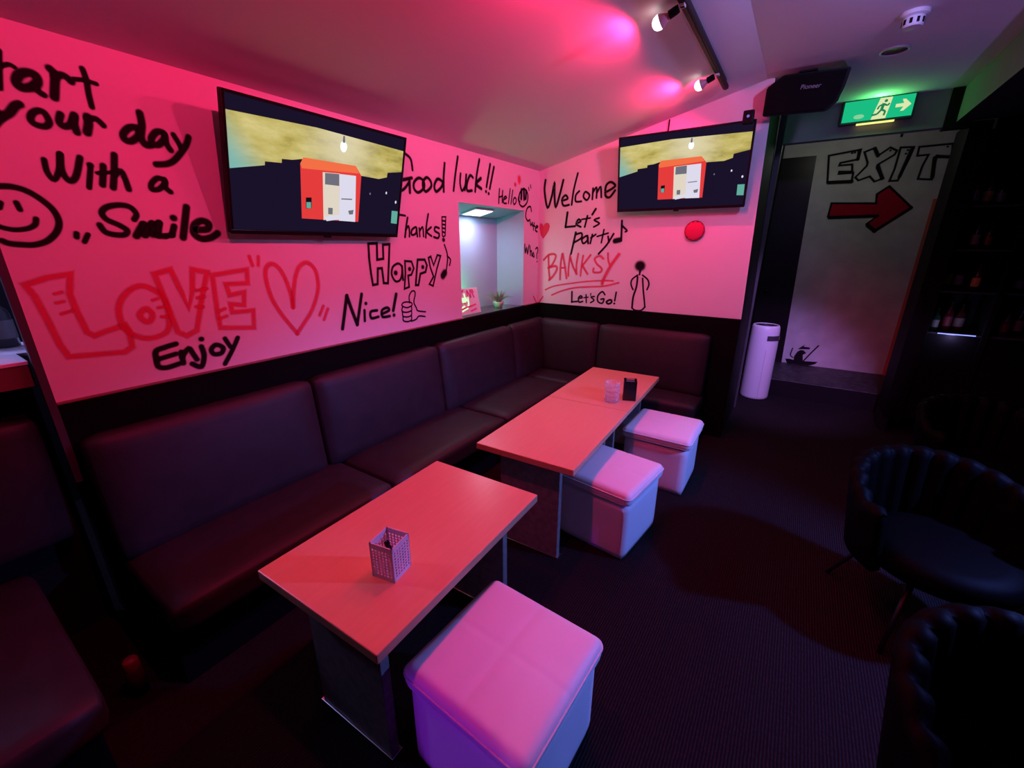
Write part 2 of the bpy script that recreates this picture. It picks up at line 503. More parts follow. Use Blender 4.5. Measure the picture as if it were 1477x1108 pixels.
# ---------------------------------------------------------------- spray painted words and drawings
STROKES = [
('start','L','k','s23.3:-3714,2275 -3730,2282 -3757,2263 -3756,2239 -3734,2230 -3735,2205 -3760,2187 -3780,2194;s13.6:-3694,2278 -3662,2292 -3640,2303 -3628,2299;s17.2:-3654,2339 -3667,2283 -3680,2224;S25.8:-3580,2269 -3581,2288 -3600,2291 -3622,2278 -3634,2254 -3628,2240 -3609,2243 -3591,2254;s19.8:-3590,2253 -3585,2238 -3574,2230;s24.4:-3537,2320 -3528,2304 -3537,2266 -3547,2228;s22.1:-3530,2298 -3510,2308 -3497,2304 -3488,2293;s17.9:-3445,2346 -3442,2311 -3446,2267 -3447,2221;s15:-3477,2304 -3447,2308 -3415,2305'),
('your_day','L','k','s24.4:-3717,2167 -3706,2149 -3701,2134;s23.6:-3747,2078 -3728,2098 -3702,2130 -3677,2150 -3657,2176 -3644,2185;S19.8:-3627,2145 -3618,2163 -3600,2175 -3586,2170 -3581,2143 -3594,2127 -3612,2126 -3624,2132;s21.7:-3544,2176 -3553,2149 -3544,2137 -3525,2146 -3509,2175;s22.7:-3505,2182 -3512,2152 -3512,2123;s26.1:-3468,2184 -3471,2160 -3482,2128;s20.1:-3472,2177 -3448,2182 -3437,2176 -3427,2163;S23.9:-3320,2175 -3347,2170 -3371,2143 -3369,2124 -3349,2123 -3321,2148;s25.6:-3298,2234 -3300,2192 -3313,2144 -3305,2118 -3288,2118;S23.8:-3231,2175 -3255,2173 -3278,2145 -3277,2125 -3256,2126 -3230,2154;s22.7:-3227,2170 -3227,2134 -3217,2111;s21:-3194,2174 -3182,2147 -3176,2126;s23.1:-3137,2176 -3158,2135 -3206,2078 -3242,2054 -3283,2046'),
('with_a','L','k','s17.1:-3625,2014 -3627,1974 -3615,1949 -3594,1982 -3577,2041;s19.9:-3578,2038 -3586,1983 -3574,1950 -3551,1967 -3524,2036;s17.4:-3502,2001 -3522,1931;d20.8:-3500,2013;s21.3:-3461,2016 -3468,1986 -3479,1945;s13.4:-3486,1987 -3452,1993 -3420,1999;s21.8:-3417,2062 -3431,2000 -3448,1938;s20.7:-3431,1990 -3409,2003 -3402,1973 -3399,1937;S20.3:-3266,1983 -3289,1992 -3316,1967 -3319,1945 -3294,1948 -3269,1972;s20.7:-3265,1989 -3267,1956 -3253,1941'),
('smile','L','k','s20.7:-3407,1820 -3395,1842 -3410,1868 -3444,1874 -3485,1863 -3505,1841 -3496,1816 -3462,1796 -3440,1776 -3452,1759 -3483,1758 -3511,1768 -3522,1794;l25.9:-3414,1754 -3381,1802;l26.1:-3377,1802 -3386,1760;l26.4:-3383,1760 -3350,1806;l26.6:-3346,1806 -3356,1761;l24.7:-3347,1781 -3324,1810;l24.8:-3322,1810 -3338,1759;l23.9:-3339,1757 -3314,1755;l24.6:-3270,1798 -3285,1762;l22.2:-3286,1760 -3307,1757;d26.7:-3265,1833;s27.5:-3205,1882 -3223,1823 -3245,1751;s28.8:-3186,1786 -3140,1790 -3129,1815 -3156,1826 -3188,1807 -3198,1770 -3172,1747 -3130,1753 -3099,1773;s18.1:-3598,1760 -3601,1747;s16.8:-3566,1757 -3582,1730'),
('smiley','L','k','s19.3:-3798,1899 -3771,1911 -3757,1912 -3729,1913 -3697,1903 -3668,1879 -3643,1843 -3637,1802 -3651,1766 -3683,1733 -3720,1718 -3752,1718 -3781,1722 -3804,1731;s16.1:-3731,1861 -3728,1838;s15.6:-3769,1858 -3776,1841;s16.1:-3695,1809 -3703,1788 -3726,1774 -3759,1769 -3790,1778 -3801,1790'),
('love','L','r','L18.6:-3779,1577 -3717,1599 -3652,1609 -3670,1534 -3667,1470 -3656,1380 -3638,1362 -3589,1377 -3532,1391 -3525,1367 -3529,1295 -3558,1277 -3633,1284 -3730,1293 -3743,1344 -3754,1446 -3766,1536;s10.5:-3712,1538 -3691,1543;s10.6:-3715,1504 -3694,1508;s10.8:-3711,1461 -3677,1471;S19.9:-3390,1517 -3442,1549 -3496,1526 -3536,1469 -3540,1385 -3501,1335 -3446,1321 -3389,1345 -3371,1418 -3372,1475;S20:-3447,1451 -3430,1425 -3442,1398 -3462,1397 -3475,1427;s11.6:-3417,1484 -3396,1490;s11.8:-3404,1450 -3380,1452;s11.9:-3400,1409 -3380,1406;L20.1:-3386,1596 -3323,1612 -3307,1535 -3289,1433 -3255,1523 -3238,1609 -3180,1594 -3230,1461 -3276,1327 -3322,1308 -3353,1331 -3365,1442;s12.9:-3242,1513 -3195,1518;s12.9:-3245,1479 -3215,1481;s12.9:-3258,1438 -3228,1434;L19.4:-3160,1580 -2997,1599 -3005,1531 -3108,1533 -3102,1479 -3031,1487 -3043,1423 -3106,1434 -3105,1393 -3003,1390 -3015,1300 -3173,1324 -3174,1384;s13.7:-3166,1405 -3135,1415;s13.8:-3165,1369 -3134,1378'),
('heart','L','r','s15.4:-2973,1663 -2969,1639 -2965,1618;s14.1:-2928,1662 -2936,1617;s19.7:-2785,1383 -2787,1452 -2802,1534 -2831,1601 -2867,1623 -2900,1599 -2909,1536 -2895,1440 -2860,1356 -2820,1286 -2785,1230;s20.2:-2785,1230 -2731,1287 -2674,1352 -2622,1452 -2610,1527 -2622,1588 -2662,1623 -2709,1605 -2742,1553 -2767,1473 -2785,1383;s16.4:-2597,1367 -2629,1317;s16.7:-2570,1347 -2604,1286'),
('enjoy','L','k','s22.8:-3372,1278 -3419,1270 -3452,1259 -3459,1222 -3457,1187 -3428,1176 -3381,1183;s21.3:-3454,1221 -3381,1232;s23.8:-3359,1236 -3362,1183;s22.6:-3360,1214 -3327,1247 -3314,1218 -3304,1188;s23.2:-3273,1246 -3271,1199 -3293,1149 -3327,1171;d23.1:-3266,1282;S22.4:-3210,1243 -3234,1224 -3227,1199 -3194,1197 -3181,1223;s21.2:-3164,1267 -3147,1221;s21.5:-3104,1261 -3142,1201 -3188,1139'),
('good_luck','L','k','s18.5:-1780,2220 -1789,2283 -1830,2309 -1888,2320 -1960,2253 -1987,2154 -1948,2072 -1879,2085 -1826,2132;s21.8:-1890,2143 -1792,2168;s22.2:-1816,2145 -1819,2072;S19.8:-1723,2176 -1678,2160 -1677,2117 -1737,2080 -1776,2101 -1772,2143;S20.4:-1642,2189 -1605,2168 -1603,2131 -1660,2093 -1686,2122 -1681,2160;S21.4:-1493,2187 -1534,2189 -1568,2141 -1551,2104 -1497,2135 -1473,2170;s21.7:-1443,2309 -1460,2217 -1467,2112;s20.9:-1287,2377 -1322,2253 -1352,2129;s19.9:-1259,2261 -1269,2192 -1248,2139 -1204,2185 -1189,2263;s18.3:-1189,2256 -1212,2146;s22.4:-1104,2252 -1141,2262 -1180,2202 -1182,2146 -1121,2152;s22.9:-1011,2398 -1053,2272 -1077,2149;s27.2:-996,2258 -1062,2208 -992,2179;s24.1:-860,2384 -918,2201;d26.2:-926,2163;s24.5:-805,2369 -871,2191;d26.5:-888,2150'),
('thanks','L','k','s14.5:-1997,1918 -1922,1920 -1879,1917;s14.4:-1961,1914 -1996,1783;s16.5:-1858,1905 -1878,1842 -1895,1775;s15.1:-1884,1823 -1855,1849 -1849,1811 -1853,1779;S15.5:-1787,1845 -1825,1824 -1828,1792 -1791,1800 -1778,1832;s15.6:-1778,1839 -1774,1781;s14.2:-1750,1840 -1750,1781;s14.3:-1747,1820 -1715,1847 -1711,1782;s16.2:-1649,1941 -1676,1855 -1689,1775;s16.4:-1626,1850 -1674,1816 -1627,1787;s16.9:-1539,1846 -1580,1852 -1588,1825 -1542,1805 -1555,1774 -1601,1780;L11.3:-1501,1929 -1456,1932 -1473,1793 -1496,1784 -1506,1792;l13.8:-1498,1902 -1466,1900;l13.8:-1497,1875 -1468,1873;l13.9:-1497,1848 -1470,1845;l13.9:-1496,1820 -1474,1814;d31.4:-1494,1761'),
('happy','L','k','L16.7:-2218,1729 -2149,1732 -2158,1627 -2106,1632 -2099,1723 -2042,1726 -2057,1631 -2084,1468 -2121,1471 -2125,1571 -2161,1570 -2174,1468 -2213,1465 -2220,1539 -2223,1635;S16.4:-1980,1597 -2030,1574 -2044,1523 -2015,1477 -1971,1484 -1948,1532 -1948,1577;d32.7:-2007,1534;s16.8:-1943,1577 -1944,1482;L15.6:-1913,1612 -1850,1607 -1831,1559 -1859,1514 -1892,1509 -1890,1428 -1937,1418 -1917,1524;d29.7:-1873,1555;L18:-1787,1618 -1714,1617 -1693,1575 -1712,1527 -1768,1516 -1795,1435 -1823,1437 -1805,1531;d29.5:-1739,1564;L15.4:-1673,1629 -1647,1639 -1621,1572 -1573,1648 -1537,1641 -1587,1543 -1639,1417 -1679,1434 -1628,1488 -1659,1560;s54:-1520,1489 -1497,1510;s14.3:-1487,1725 -1455,1632 -1486,1502;s14.5:-1460,1639 -1422,1610 -1436,1566'),
('nice','L','k','s23:-2485,1210 -2454,1315 -2425,1414;s23.5:-2425,1410 -2397,1308 -2371,1221;s22.1:-2371,1221 -2341,1319 -2312,1413;s18.5:-2303,1306 -2309,1236;d22.5:-2286,1350;s19.1:-2200,1293 -2254,1290 -2253,1247 -2193,1249;s19.9:-2161,1264 -2096,1281 -2112,1302 -2158,1288 -2157,1244 -2094,1240;s25:-2019,1387 -2058,1276;d25.2:-2055,1242'),
('thumb','L','k','S11.1:-1961,1319 -1972,1300 -1928,1281 -1880,1290 -1878,1311 -1924,1322;s11.2:-1968,1293 -1976,1260 -1932,1247 -1884,1255 -1881,1283;s11.2:-1972,1259 -1971,1224 -1926,1212 -1887,1221 -1884,1255;s11.3:-1971,1224 -1970,1190 -1929,1177 -1891,1186 -1887,1221;s11.4:-1897,1313 -1897,1361 -1870,1393 -1842,1394 -1835,1369 -1854,1315 -1834,1271 -1817,1244 -1738,1227;s11.8:-1892,1175 -1842,1183 -1811,1203 -1746,1191'),
('hello','L','k','s16.1:-722,2204 -730,2142 -735,2083;s16.4:-670,2194 -678,2138 -678,2095;s14.1:-730,2134 -671,2151;s15.5:-648,2123 -609,2140 -625,2151 -655,2132 -656,2093 -610,2092;s14.7:-547,2222 -578,2094;s14.9:-504,2214 -535,2094;S15.1:-474,2152 -498,2121 -482,2093 -449,2112 -445,2142;S18.2:-308,2246 -236,2210 -243,2133 -322,2084 -391,2113 -384,2197;s31.1:-350,2233 -354,2153;s31.5:-307,2241 -302,2153;s29.4:-263,2229 -271,2160;s14.2:-400,2170 -408,2136 -374,2124;s13.6:-220,2267 -210,2242;s13.7:-185,2293 -175,2266'),
('spots','L','r','s46.6:-392,2327 -390,2311;s14:-390,2303 -390,2282;d29.8:-462,2267'),
('cute','L','k','s17.7:-159,2051 -179,2094 -242,2072 -267,2001 -229,1959 -184,1970;s15.6:-178,1952 -164,1917 -136,1945 -126,1909;s15.8:-98,1946 -111,1873;s14.5:-136,1922 -78,1911;s18.8:-68,1893 -23,1908 -49,1916 -71,1874 -33,1859'),
('small_heart','B','r','p10.2:-4,1890 2,1927 20,1945 40,1939 55,1918 74,1941 101,1948 123,1937 135,1911 123,1870 91,1824 56,1789 25,1829'),
('who','L','k','s16.9:-278,1733 -267,1651 -241,1697 -221,1641 -195,1725;s16:-176,1715 -164,1622;s16.1:-165,1655 -146,1669 -131,1617;S16.4:-103,1649 -119,1621 -86,1606;s16.6:-59,1687 -24,1701 -9,1668 -33,1629 -29,1591;d18.2:-24,1557'),
('tick','L','r','s15.2:-82,1190 8,1111'),
('tick','B','r','s11.5:73,1187 32,1131 24,1115'),
('welcome','B','k','s22.8:68,2353 60,2251 100,2093 145,2195 172,2321 176,2206 196,2096 238,2215 271,2339;s21:264,2150 325,2166 301,2199 264,2163 282,2105 343,2108;s19.1:425,2388 389,2244 373,2107;s19.1:449,2228 414,2193 417,2137 476,2134;S18.8:515,2218 496,2176 534,2143 560,2185;s18.5:592,2244 591,2147;s18.4:594,2207 627,2248 633,2157;s18.2:637,2205 668,2251 682,2160;s21.7:720,2200 811,2248 768,2286 723,2259 722,2176 765,2156 814,2212'),
('lets_party','B','k','s22.8:331,2038 315,1902;s19.9:315,1900 422,1907;s19.5:436,1932 480,1950 456,1970 433,1926 483,1899;s19.2:550,1999 527,1898;s16.4:493,1969 581,1979;s21.4:633,2059 600,2010;s17.5:674,1977 625,1959 678,1927 623,1896;s21.5:433,1848 409,1729 390,1641;s19.8:434,1828 494,1840 496,1795 415,1749;S19.5:555,1814 505,1782 522,1742 565,1775;s19.4:562,1814 574,1742;s17.9:613,1826 596,1742;s17.8:600,1794 649,1826;s16.1:731,1869 712,1749;s16.1:665,1807 776,1837;s18.7:778,1806 789,1755;s18.8:832,1830 770,1730 691,1645;s47.3:851,1765 891,1773;s19.4:904,1946 912,1767;s17.9:907,1903 958,1859 946,1847'),
('banksy','B','r','s17.8:127,1625 135,1494 150,1374;s19:72,1575 127,1625 192,1636 215,1608 174,1527 131,1494;s20.5:131,1494 211,1515 234,1485 193,1414 143,1367;s18.7:289,1634 276,1529 275,1379;s19.8:296,1640 327,1512 350,1395;s15.9:277,1498 334,1500;s17:381,1629 369,1501 370,1421;s18.2:385,1605 417,1521 463,1443;s16.7:472,1642 458,1540 463,1443;s16.6:527,1625 514,1517 509,1426;s17.6:607,1632 526,1530;s19.1:527,1524 585,1447;s17.3:745,1599 704,1625 655,1598 677,1551 732,1506 722,1470 650,1467 648,1503;s15.6:788,1652 797,1583 819,1531;s27.9:900,1642 826,1532 765,1412 750,1358;s13:101,1261 205,1306 399,1344 603,1375 767,1389 862,1390;s14.3:182,1210 295,1259 436,1299 607,1320 771,1335 920,1375'),
('lets_go','B','k','s18.8:421,1260 423,1152;s17.4:423,1153 486,1163;s17.2:498,1196 539,1205 524,1223 501,1202 507,1158 548,1167;s14.4:582,1239 590,1158;s13:560,1206 607,1215;s11.6:635,1254 633,1236;s15.5:674,1226 641,1218 673,1189 638,1161;s16.4:787,1251 756,1280 713,1235 717,1179 764,1164 780,1208 748,1203;S20:833,1200 809,1180 829,1163 860,1178 858,1202;s16:903,1283 894,1198;d19.8:892,1171'),
('figure','B','k','d87.5:1116,1540;l17.6:1120,1496 1118,1461;s15.6:1100,1455 1050,1412 1045,1364 1068,1318;s15.2:1148,1456 1199,1418 1216,1373 1203,1325;s18.1:1102,1437 1099,1343 1077,1247 1075,1144;s15.4:1151,1428 1167,1324 1186,1230 1199,1160;s15.8:1075,1141 1108,1122 1163,1124 1199,1160'),
('exit','E','k','L21.2:2439,2745 2732,2780 2725,2680 2566,2657 2561,2630 2683,2630 2698,2553 2575,2563 2574,2540 2710,2541 2714,2453 2480,2458;l36.7:2492,2449 2715,2445;l31.1:2720,2771 2725,2680;L20.4:2771,2750 2856,2783 2901,2700 2993,2774 3058,2736 3045,2696 2921,2609 2920,2572 2998,2459 2926,2432 2872,2490 2776,2454 2740,2489 2821,2602 2823,2634;l34.3:2857,2778 2901,2700;l34.5:2924,2593 2989,2460;L19.7:3083,2764 3196,2757 3179,2643 3131,2428 3059,2428 3078,2548;l31.3:3180,2734 3139,2470;L18.9:3239,2753 3522,2756 3529,2629 3403,2651 3402,2551 3416,2418 3300,2432 3308,2559 3333,2668 3242,2667;l34:3391,2633 3416,2439;l29.7:3405,2643 3530,2627;l27.4:3510,2743 3527,2639;d20.9:2658,2751;d20.8:2683,2754;d19.8:3000,2742;d19.5:3141,2697;d19.4:3150,2732;d18.4:3469,2731;s21.3:3065,2902 3065,2877'),
('arrow_fill','E','r','p10.5:2567,2218 2990,2199 2978,2298 3071,2374 3314,2141 3036,1894 2952,1975 3037,2063 2561,2067'),
('arrow_line','E','k','L18.9:2567,2218 2990,2199 2978,2298 3071,2374 3314,2141 3036,1894 2952,1975 3037,2063 2561,2067;l34.5:2579,2052 3029,2058;l38.1:2965,1958 3041,1894;l30.7:3041,1891 3311,2132'),
('boat','E','k','p4.7:2433,253 2476,259 2530,251 2662,250 2802,261 2776,226 2730,203 2479,169;p4.7:2532,241 2529,304 2555,370 2585,395 2619,395 2654,363 2622,333 2638,246;p4.6:2550,401 2582,436 2625,478 2610,445 2686,440 2681,418 2608,409;s15.5:2645,255 2707,371 2769,478;s12.2:2493,409 2484,313 2520,281'),
]
def smooth_pts(p, closed, sub=5):
    if len(p) < 3:
        return p
    n = len(p)
    out = []
    for i in range(n if closed else n-1):
        if closed:
            a, b, c, d = p[i-1], p[i], p[(i+1) % n], p[(i+2) % n]
        else:
            a, b, c, d = p[max(i-1, 0)], p[i], p[i+1], p[min(i+2, n-1)]
        for k in range(sub):
            t = k/sub
            out.append(tuple(0.5*((2*b[j])+(-a[j]+c[j])*t+(2*a[j]-5*b[j]+4*c[j]-d[j])*t*t+(-a[j]+3*b[j]-3*c[j]+d[j])*t**3) for j in (0, 1)))
    if not closed:
        out.append(p[-1])
    return out

def ribbon(bm, lay, P, pts, w, closed, off, fat=1.0):
    """one sprayed line: core and feathered rim, round ends"""
    core, rim = w*0.33/fat, w*0.72*fat
    n = len(pts)
    rows = []
    def V(a, b, s):
        v = bm.verts.new(P(a, b, off)); v[lay] = s
        return v
    def nrm(i):
        if closed or 0 < i < n-1:
            p, c, q = pts[i-1], pts[i], pts[(i+1) % n]
            l1 = math.hypot(c[0]-p[0], c[1]-p[1]) or 1; l2 = math.hypot(q[0]-c[0], q[1]-c[1]) or 1
            dx, dy = (c[0]-p[0])/l1+(q[0]-c[0])/l2, (c[1]-p[1])/l1+(q[1]-c[1])/l2
        else:
            a, b = pts[max(i-1, 0)], pts[min(i+1, n-1)]
            dx, dy = b[0]-a[0], b[1]-a[1]
        l = math.hypot(dx, dy) or 1
        return -dy/l, dx/l
    def miter(i):
        if not closed and i in (0, n-1):
            return 1.0
        p, c, q = pts[i-1], pts[i], pts[(i+1) % n]
        d1 = Vector((c[0]-p[0], c[1]-p[1])); d2 = Vector((q[0]-c[0], q[1]-c[1]))
        if d1.length < 1e-9 or d2.length < 1e-9:
            return 1.0
        return min(1.7, 1/max(0.3, math.cos(d1.angle(d2)/2)))
    for i, (x, y) in enumerate(pts):
        nx, ny = nrm(i)
        e = miter(i)
        rows.append([V(x+nx*k*e, y+ny*k*e, s) for k, s in ((rim, 0), (core, 1), (-core, 1), (-rim, 0))])
    for i in range(n if closed else n-1):
        a, b = rows[i], rows[(i+1) % n]
        for k in range(3):
            bm.faces.new((a[k], b[k], b[k+1], a[k+1]))
    if not closed:
        for i, sgn in ((0, 1), (n-1, -1)):
            x, y = pts[i]
            nx, ny = nrm(i)
            a0 = math.atan2(ny, nx)
            c = V(x, y, 1)
            r = rows[i]
            ins, outs = [r[1]], [r[0]]
            for k in range(1, 8):
                a = a0+sgn*math.pi*k/8
                ins.append(V(x+math.cos(a)*core, y+math.sin(a)*core, 1))
                outs.append(V(x+math.cos(a)*rim, y+math.sin(a)*rim, 0))
            ins.append(r[2]); outs.append(r[3])
            for k in range(8):
                bm.faces.new((c, ins[k], ins[k+1]))
                bm.faces.new((ins[k], outs[k], outs[k+1], ins[k+1]))

def paint(name, plane, data, material, label):
    parent = {'L': wall_left, 'B': wall_back, 'E': wall_exit}[plane]
    P = {'L': lambda a, b, o: (o, a, b), 'B': lambda a, b, o: (a, -o, b), 'E': lambda a, b, o: (a, YE-o, b)}[plane]
    bm = B()
    lay = bm.verts.layers.float.new('spray')
    off = 0.0008
    fat = 1.3 if material is paint_red else 1.0
    for s in data.split(';'):
        head, body = s.split(':')
        m, w = head[0], float(head[1:])/1000
        pts = [tuple(int(q)/1000 for q in t.split(',')) for t in body.split()]
        if plane == 'B':
            pts = [(max(a, 0.012), b) for a, b in pts]
        if plane == 'L':
            pts = [(max(min(a, -0.012), YL+w*0.7), b) for a, b in pts]
        if m == 'd':
            x, y = pts[0]
            ribbon(bm, lay, P, [(x-w*0.03, y), (x+w*0.03, y)], w, False, off, fat)
        elif m == 'p':
            f = poly(bm, [P(a, b, off) for a, b in pts])
            for v in f.verts:
                v[lay] = 1
        elif m in 'lL':
            ribbon(bm, lay, P, pts, w, m == 'L', off, fat)
        else:
            ribbon(bm, lay, P, smooth_pts(pts, m == 'S'), w, m == 'S', off, fat)
        off += 0.00006
    o = new_obj(name, bm, material, parent)
    o['label'] = label
    return o
WORDS = {
 'start': ('painted_lettering', 'black sprayed word tart at the top of the wall'),
 'your_day': ('painted_lettering', 'black sprayed words your day'),
 'with_a': ('painted_lettering', 'black sprayed words With a'),
 'smile': ('painted_lettering', 'black sprayed word Smile with quote marks'),
 'smiley': ('painted_smiley', 'black sprayed smiling face in a circle'),
 'love': ('painted_lettering', 'red outlined block letters LOVE'),
 'heart': ('painted_heart', 'large red outlined heart between quote marks'),
 'enjoy': ('painted_lettering', 'black sprayed word Enjoy under the red letters'),
 'good_luck': ('painted_lettering', 'black sprayed words Good luck!!'),
 'thanks': ('painted_lettering', 'black sprayed word Thanks!'),
 'happy': ('painted_lettering', 'black outlined word Happy with a music note'),
 'nice': ('painted_lettering', 'black sprayed word Nice!'),
 'thumb': ('painted_hand', 'black line drawing of a thumbs-up hand'),
 'hello': ('painted_lettering', 'black sprayed word Hello with a round waving palm'),
 'spots': ('painted_spots', 'two small red balloon spots above Hello'),
 'cute': ('painted_lettering', 'black sprayed word Cute'),
 'small_heart': ('painted_heart', 'small filled red heart in the corner'),
 'who': ('painted_lettering', 'black sprayed word Who?'),
 'tick': ('painted_lines', 'thin dark red slanting line low in the corner'),
 'welcome': ('painted_lettering', 'black sprayed word Welcome'),
 'lets_party': ('painted_lettering', "black sprayed words Let's party with a music note"),
 'banksy': ('painted_lettering', 'pink red sprayed capitals with two underlines'),
 'lets_go': ('painted_lettering', "black sprayed words Let's Go!"),
 'figure': ('painted_figure', 'black stencil of a standing figure'),
 'exit': ('painted_lettering', 'black outlined letters EXIT'),
 'arrow_fill': ('painted_arrow', 'dark red arrow pointing towards the bar'),
 'arrow_line': ('painted_outline', 'black outline of the arrow'),
 'boat': ('painted_boat', 'small black stencil of a boat low on the wall'),
}
for nm, pl_, col_, data in STROKES:
    n_, lab = WORDS[nm]
    paint(n_, pl_, data, paint_arrow if nm == 'arrow_fill' else (paint_black if col_ == 'k' else paint_red), lab)

# ---------------------------------------------------------------- banquette sofa
sofa = thing('banquette_sofa', 'long dark brown leather corner banquette along the graffiti walls', 'sofa', (0.1, -1.9, 0))
def part(name, bm, m, parent, smooth=True):
    o = new_obj(name, bm, m, parent, smooth=smooth)
    o.matrix_parent_inverse = Matrix.Translation(parent.location).inverted() if parent.parent is None else Matrix()
    return o
bm = B(); box(bm, 0.03, 0.58, -3.80, -0.03, 0.0, 0.28, 0, 0.01); box(bm, 0.58, 1.84, -0.44, -0.03, 0.0, 0.28, 0, 0.01)
part('base', bm, dark_wood, sofa, False)
seat_splits = [-3.80, -2.71, -1.55, -0.46]
for a, b in zip(seat_splits[:-1], seat_splits[1:]):
    bm = B(); cushion(bm, 0.61, b-a-0.008, 0.15, 0.045, 0.018, 14, (0.345, (a+b)/2, 0.345))
    part('seat_cushion', bm, leather, sofa)
bm = B(); cushion(bm, 0.61, 0.42, 0.15, 0.045, 0.012, 14, (0.345, -0.245, 0.345))
part('seat_cushion', bm, leather, sofa)
bm = B(); cushion(bm, 1.19, 0.44, 0.15, 0.045, 0.012, 14, (1.25, -0.255, 0.345))
part('seat_cushion', bm, leather, sofa)
lean = Matrix.Rotation(math.radians(-6), 4, 'Y')
back_splits = [-3.80, -2.805, -1.737, -0.68, -0.035]
for a, b in zip(back_splits[:-1], back_splits[1:]):
    bm = B(); cushion(bm, 0.12, b-a-0.006, 0.58, 0.045, 0.022, 14, (0.098, (a+b)/2, 0.685), 'x', None, lean)
    part('back_cushion', bm, leather, sofa)
lean = Matrix.Rotation(math.radians(-6), 4, 'X')
for a, b in ((0.10, 0.79), (0.79, 1.84)):
    bm = B(); cushion(bm, b-a-0.006, 0.12, 0.58, 0.045, 0.022, 14, ((a+b)/2, -0.10, 0.685), 'y', None, lean)
    part('back_cushion', bm, leather, sofa)

sofa2 = thing('banquette_sofa', 'dark banquette end in the gloom beside the white counter', 'sofa', (0.3, -4.6, 0))
bm = B(); box(bm, -0.1, 0.78, -5.6, -4.06, 0, 0.28, 0, 0.01)
part('base', bm, dark_wood, sofa2, False)
bm = B(); cushion(bm, 0.98, 1.55, 0.15, 0.045, 0.015, 14, (0.36, -4.805, 0.345))
part('seat_cushion', bm, leather, sofa2)
bm = B(); cushion(bm, 0.10, 1.66, 0.56, 0.04, 0.015, 14, (-0.07, -4.70, 0.79), 'x')
part('back_cushion', bm, leather, sofa2)

# ---------------------------------------------------------------- counter behind the wall end, with bottles
counter_top_mat = mat('white_counter_laminate', (0.8, 0.8, 0.82), 0.35)
counter_front = mat('brown_counter_front', (0.16, 0.06, 0.06), 0.5)
cn = thing('bar_counter', 'pass-through counter with white top past the end of the graffiti wall', 'counter', (-0.25, -4.5, 0))
bm = B(); box(bm, -0.50, -0.205, -5.6, -3.0, 1.285, 1.30, 0, 0.003); box(bm, -0.205, 0.0, -5.6, -3.84, 1.285, 1.30, 0, 0.003)
part('counter_top', bm, counter_top_mat, cn, False)
bm = B(); box(bm, -0.04, -0.005, -5.6, -3.84, 1.20, 1.284)
part('front_rail', bm, counter_front, cn, False)
bm = B(); box(bm, -0.16, -0.135, -5.6, -3.84, 0.0, 1.284)
part('body', bm, dark_paint, cn, False)

glass_mats = [mat('dark_green_glass', (0.01, 0.03, 0.015), 0.08), mat('brown_glass', (0.035, 0.012, 0.006), 0.08), mat('black_glass', (0.008, 0.008, 0.010), 0.06), mat('red_glass', (0.04, 0.006, 0.008), 0.1), mat('clear_pale_glass', (0.05, 0.053, 0.062), 0.06)]
label_mats = [mat('cream_label', (0.135, 0.126, 0.105), 0.6), mat('white_label', (0.165, 0.165, 0.171), 0.6), mat('red_label', (0.105, 0.009, 0.012), 0.6), mat('gold_label', (0.4, 0.28, 0.08), 0.4)]
def bottle(loc, h, r, gm, lm, label, group):
    t = thing('bottle', label, 'bottle', loc, 0, group)
    bm = B(); lathe(bm, [(0, 0), (r, 0.003), (r, h*0.58), (r*0.85, h*0.66), (r*0.35, h*0.76), (r*0.32, h*0.94), (0, h*0.94)], 16)
    new_obj('glass_body', bm, gm, t, smooth=True)
    bm = B(); lathe(bm, [(r*1.015, h*0.16), (r*1.02, h*0.17), (r*1.02, h*0.47), (r*1.015, h*0.48)], 16)
    new_obj('paper_label', bm, lm, t, smooth=True)
    bm = B(); lathe(bm, [(0, h*0.94), (r*0.38, h*0.94), (r*0.38, h), (0, h)], 12)
    new_obj('cap', bm, black_plastic, t, smooth=True)
    return t
kinds = ['green', 'brown', 'black', 'red', 'pale']
labs = ['cream', 'white', 'red', 'gold']
seq = ['first', 'second', 'third', 'fourth', 'fifth', 'sixth', 'seventh', 'eighth']
for i, (x, y, h, g, l) in enumerate([(-0.40, -3.62, 0.26, 4, 1), (-0.42, -3.72, 0.30, 2, 0), (-0.40, -3.83, 0.24, 4, 1), (-0.43, -3.92, 0.31, 1, 3), (-0.39, -4.02, 0.27, 2, 1)]):
    bottle((x, y, 1.301), h, 0.036, glass_mats[g], label_mats[l], '%s glass bottle with %s label, %s on the white counter from its inner end' % (kinds[g], labs[l], seq[i]), 'bottles on the white counter')
can = thing('spray_can', 'dark can with a red top standing on the floor at the sofa end', 'can', (0.45, -3.915, 0.0))
bm = B(); lathe(bm, [(0, 0), (0.03, 0.002), (0.03, 0.12), (0.022, 0.135), (0, 0.135)], 20)
new_obj('can_body', bm, mat('maroon_tin', (0.06, 0.02, 0.02), 0.4), can, smooth=True)
bm = B(); lathe(bm, [(0.026, 0.13), (0.026, 0.165), (0.02, 0.175), (0, 0.177)], 20)
new_obj('can_cap', bm, mat('red_cap', (0.22, 0.03, 0.03), 0.4), can, smooth=True)

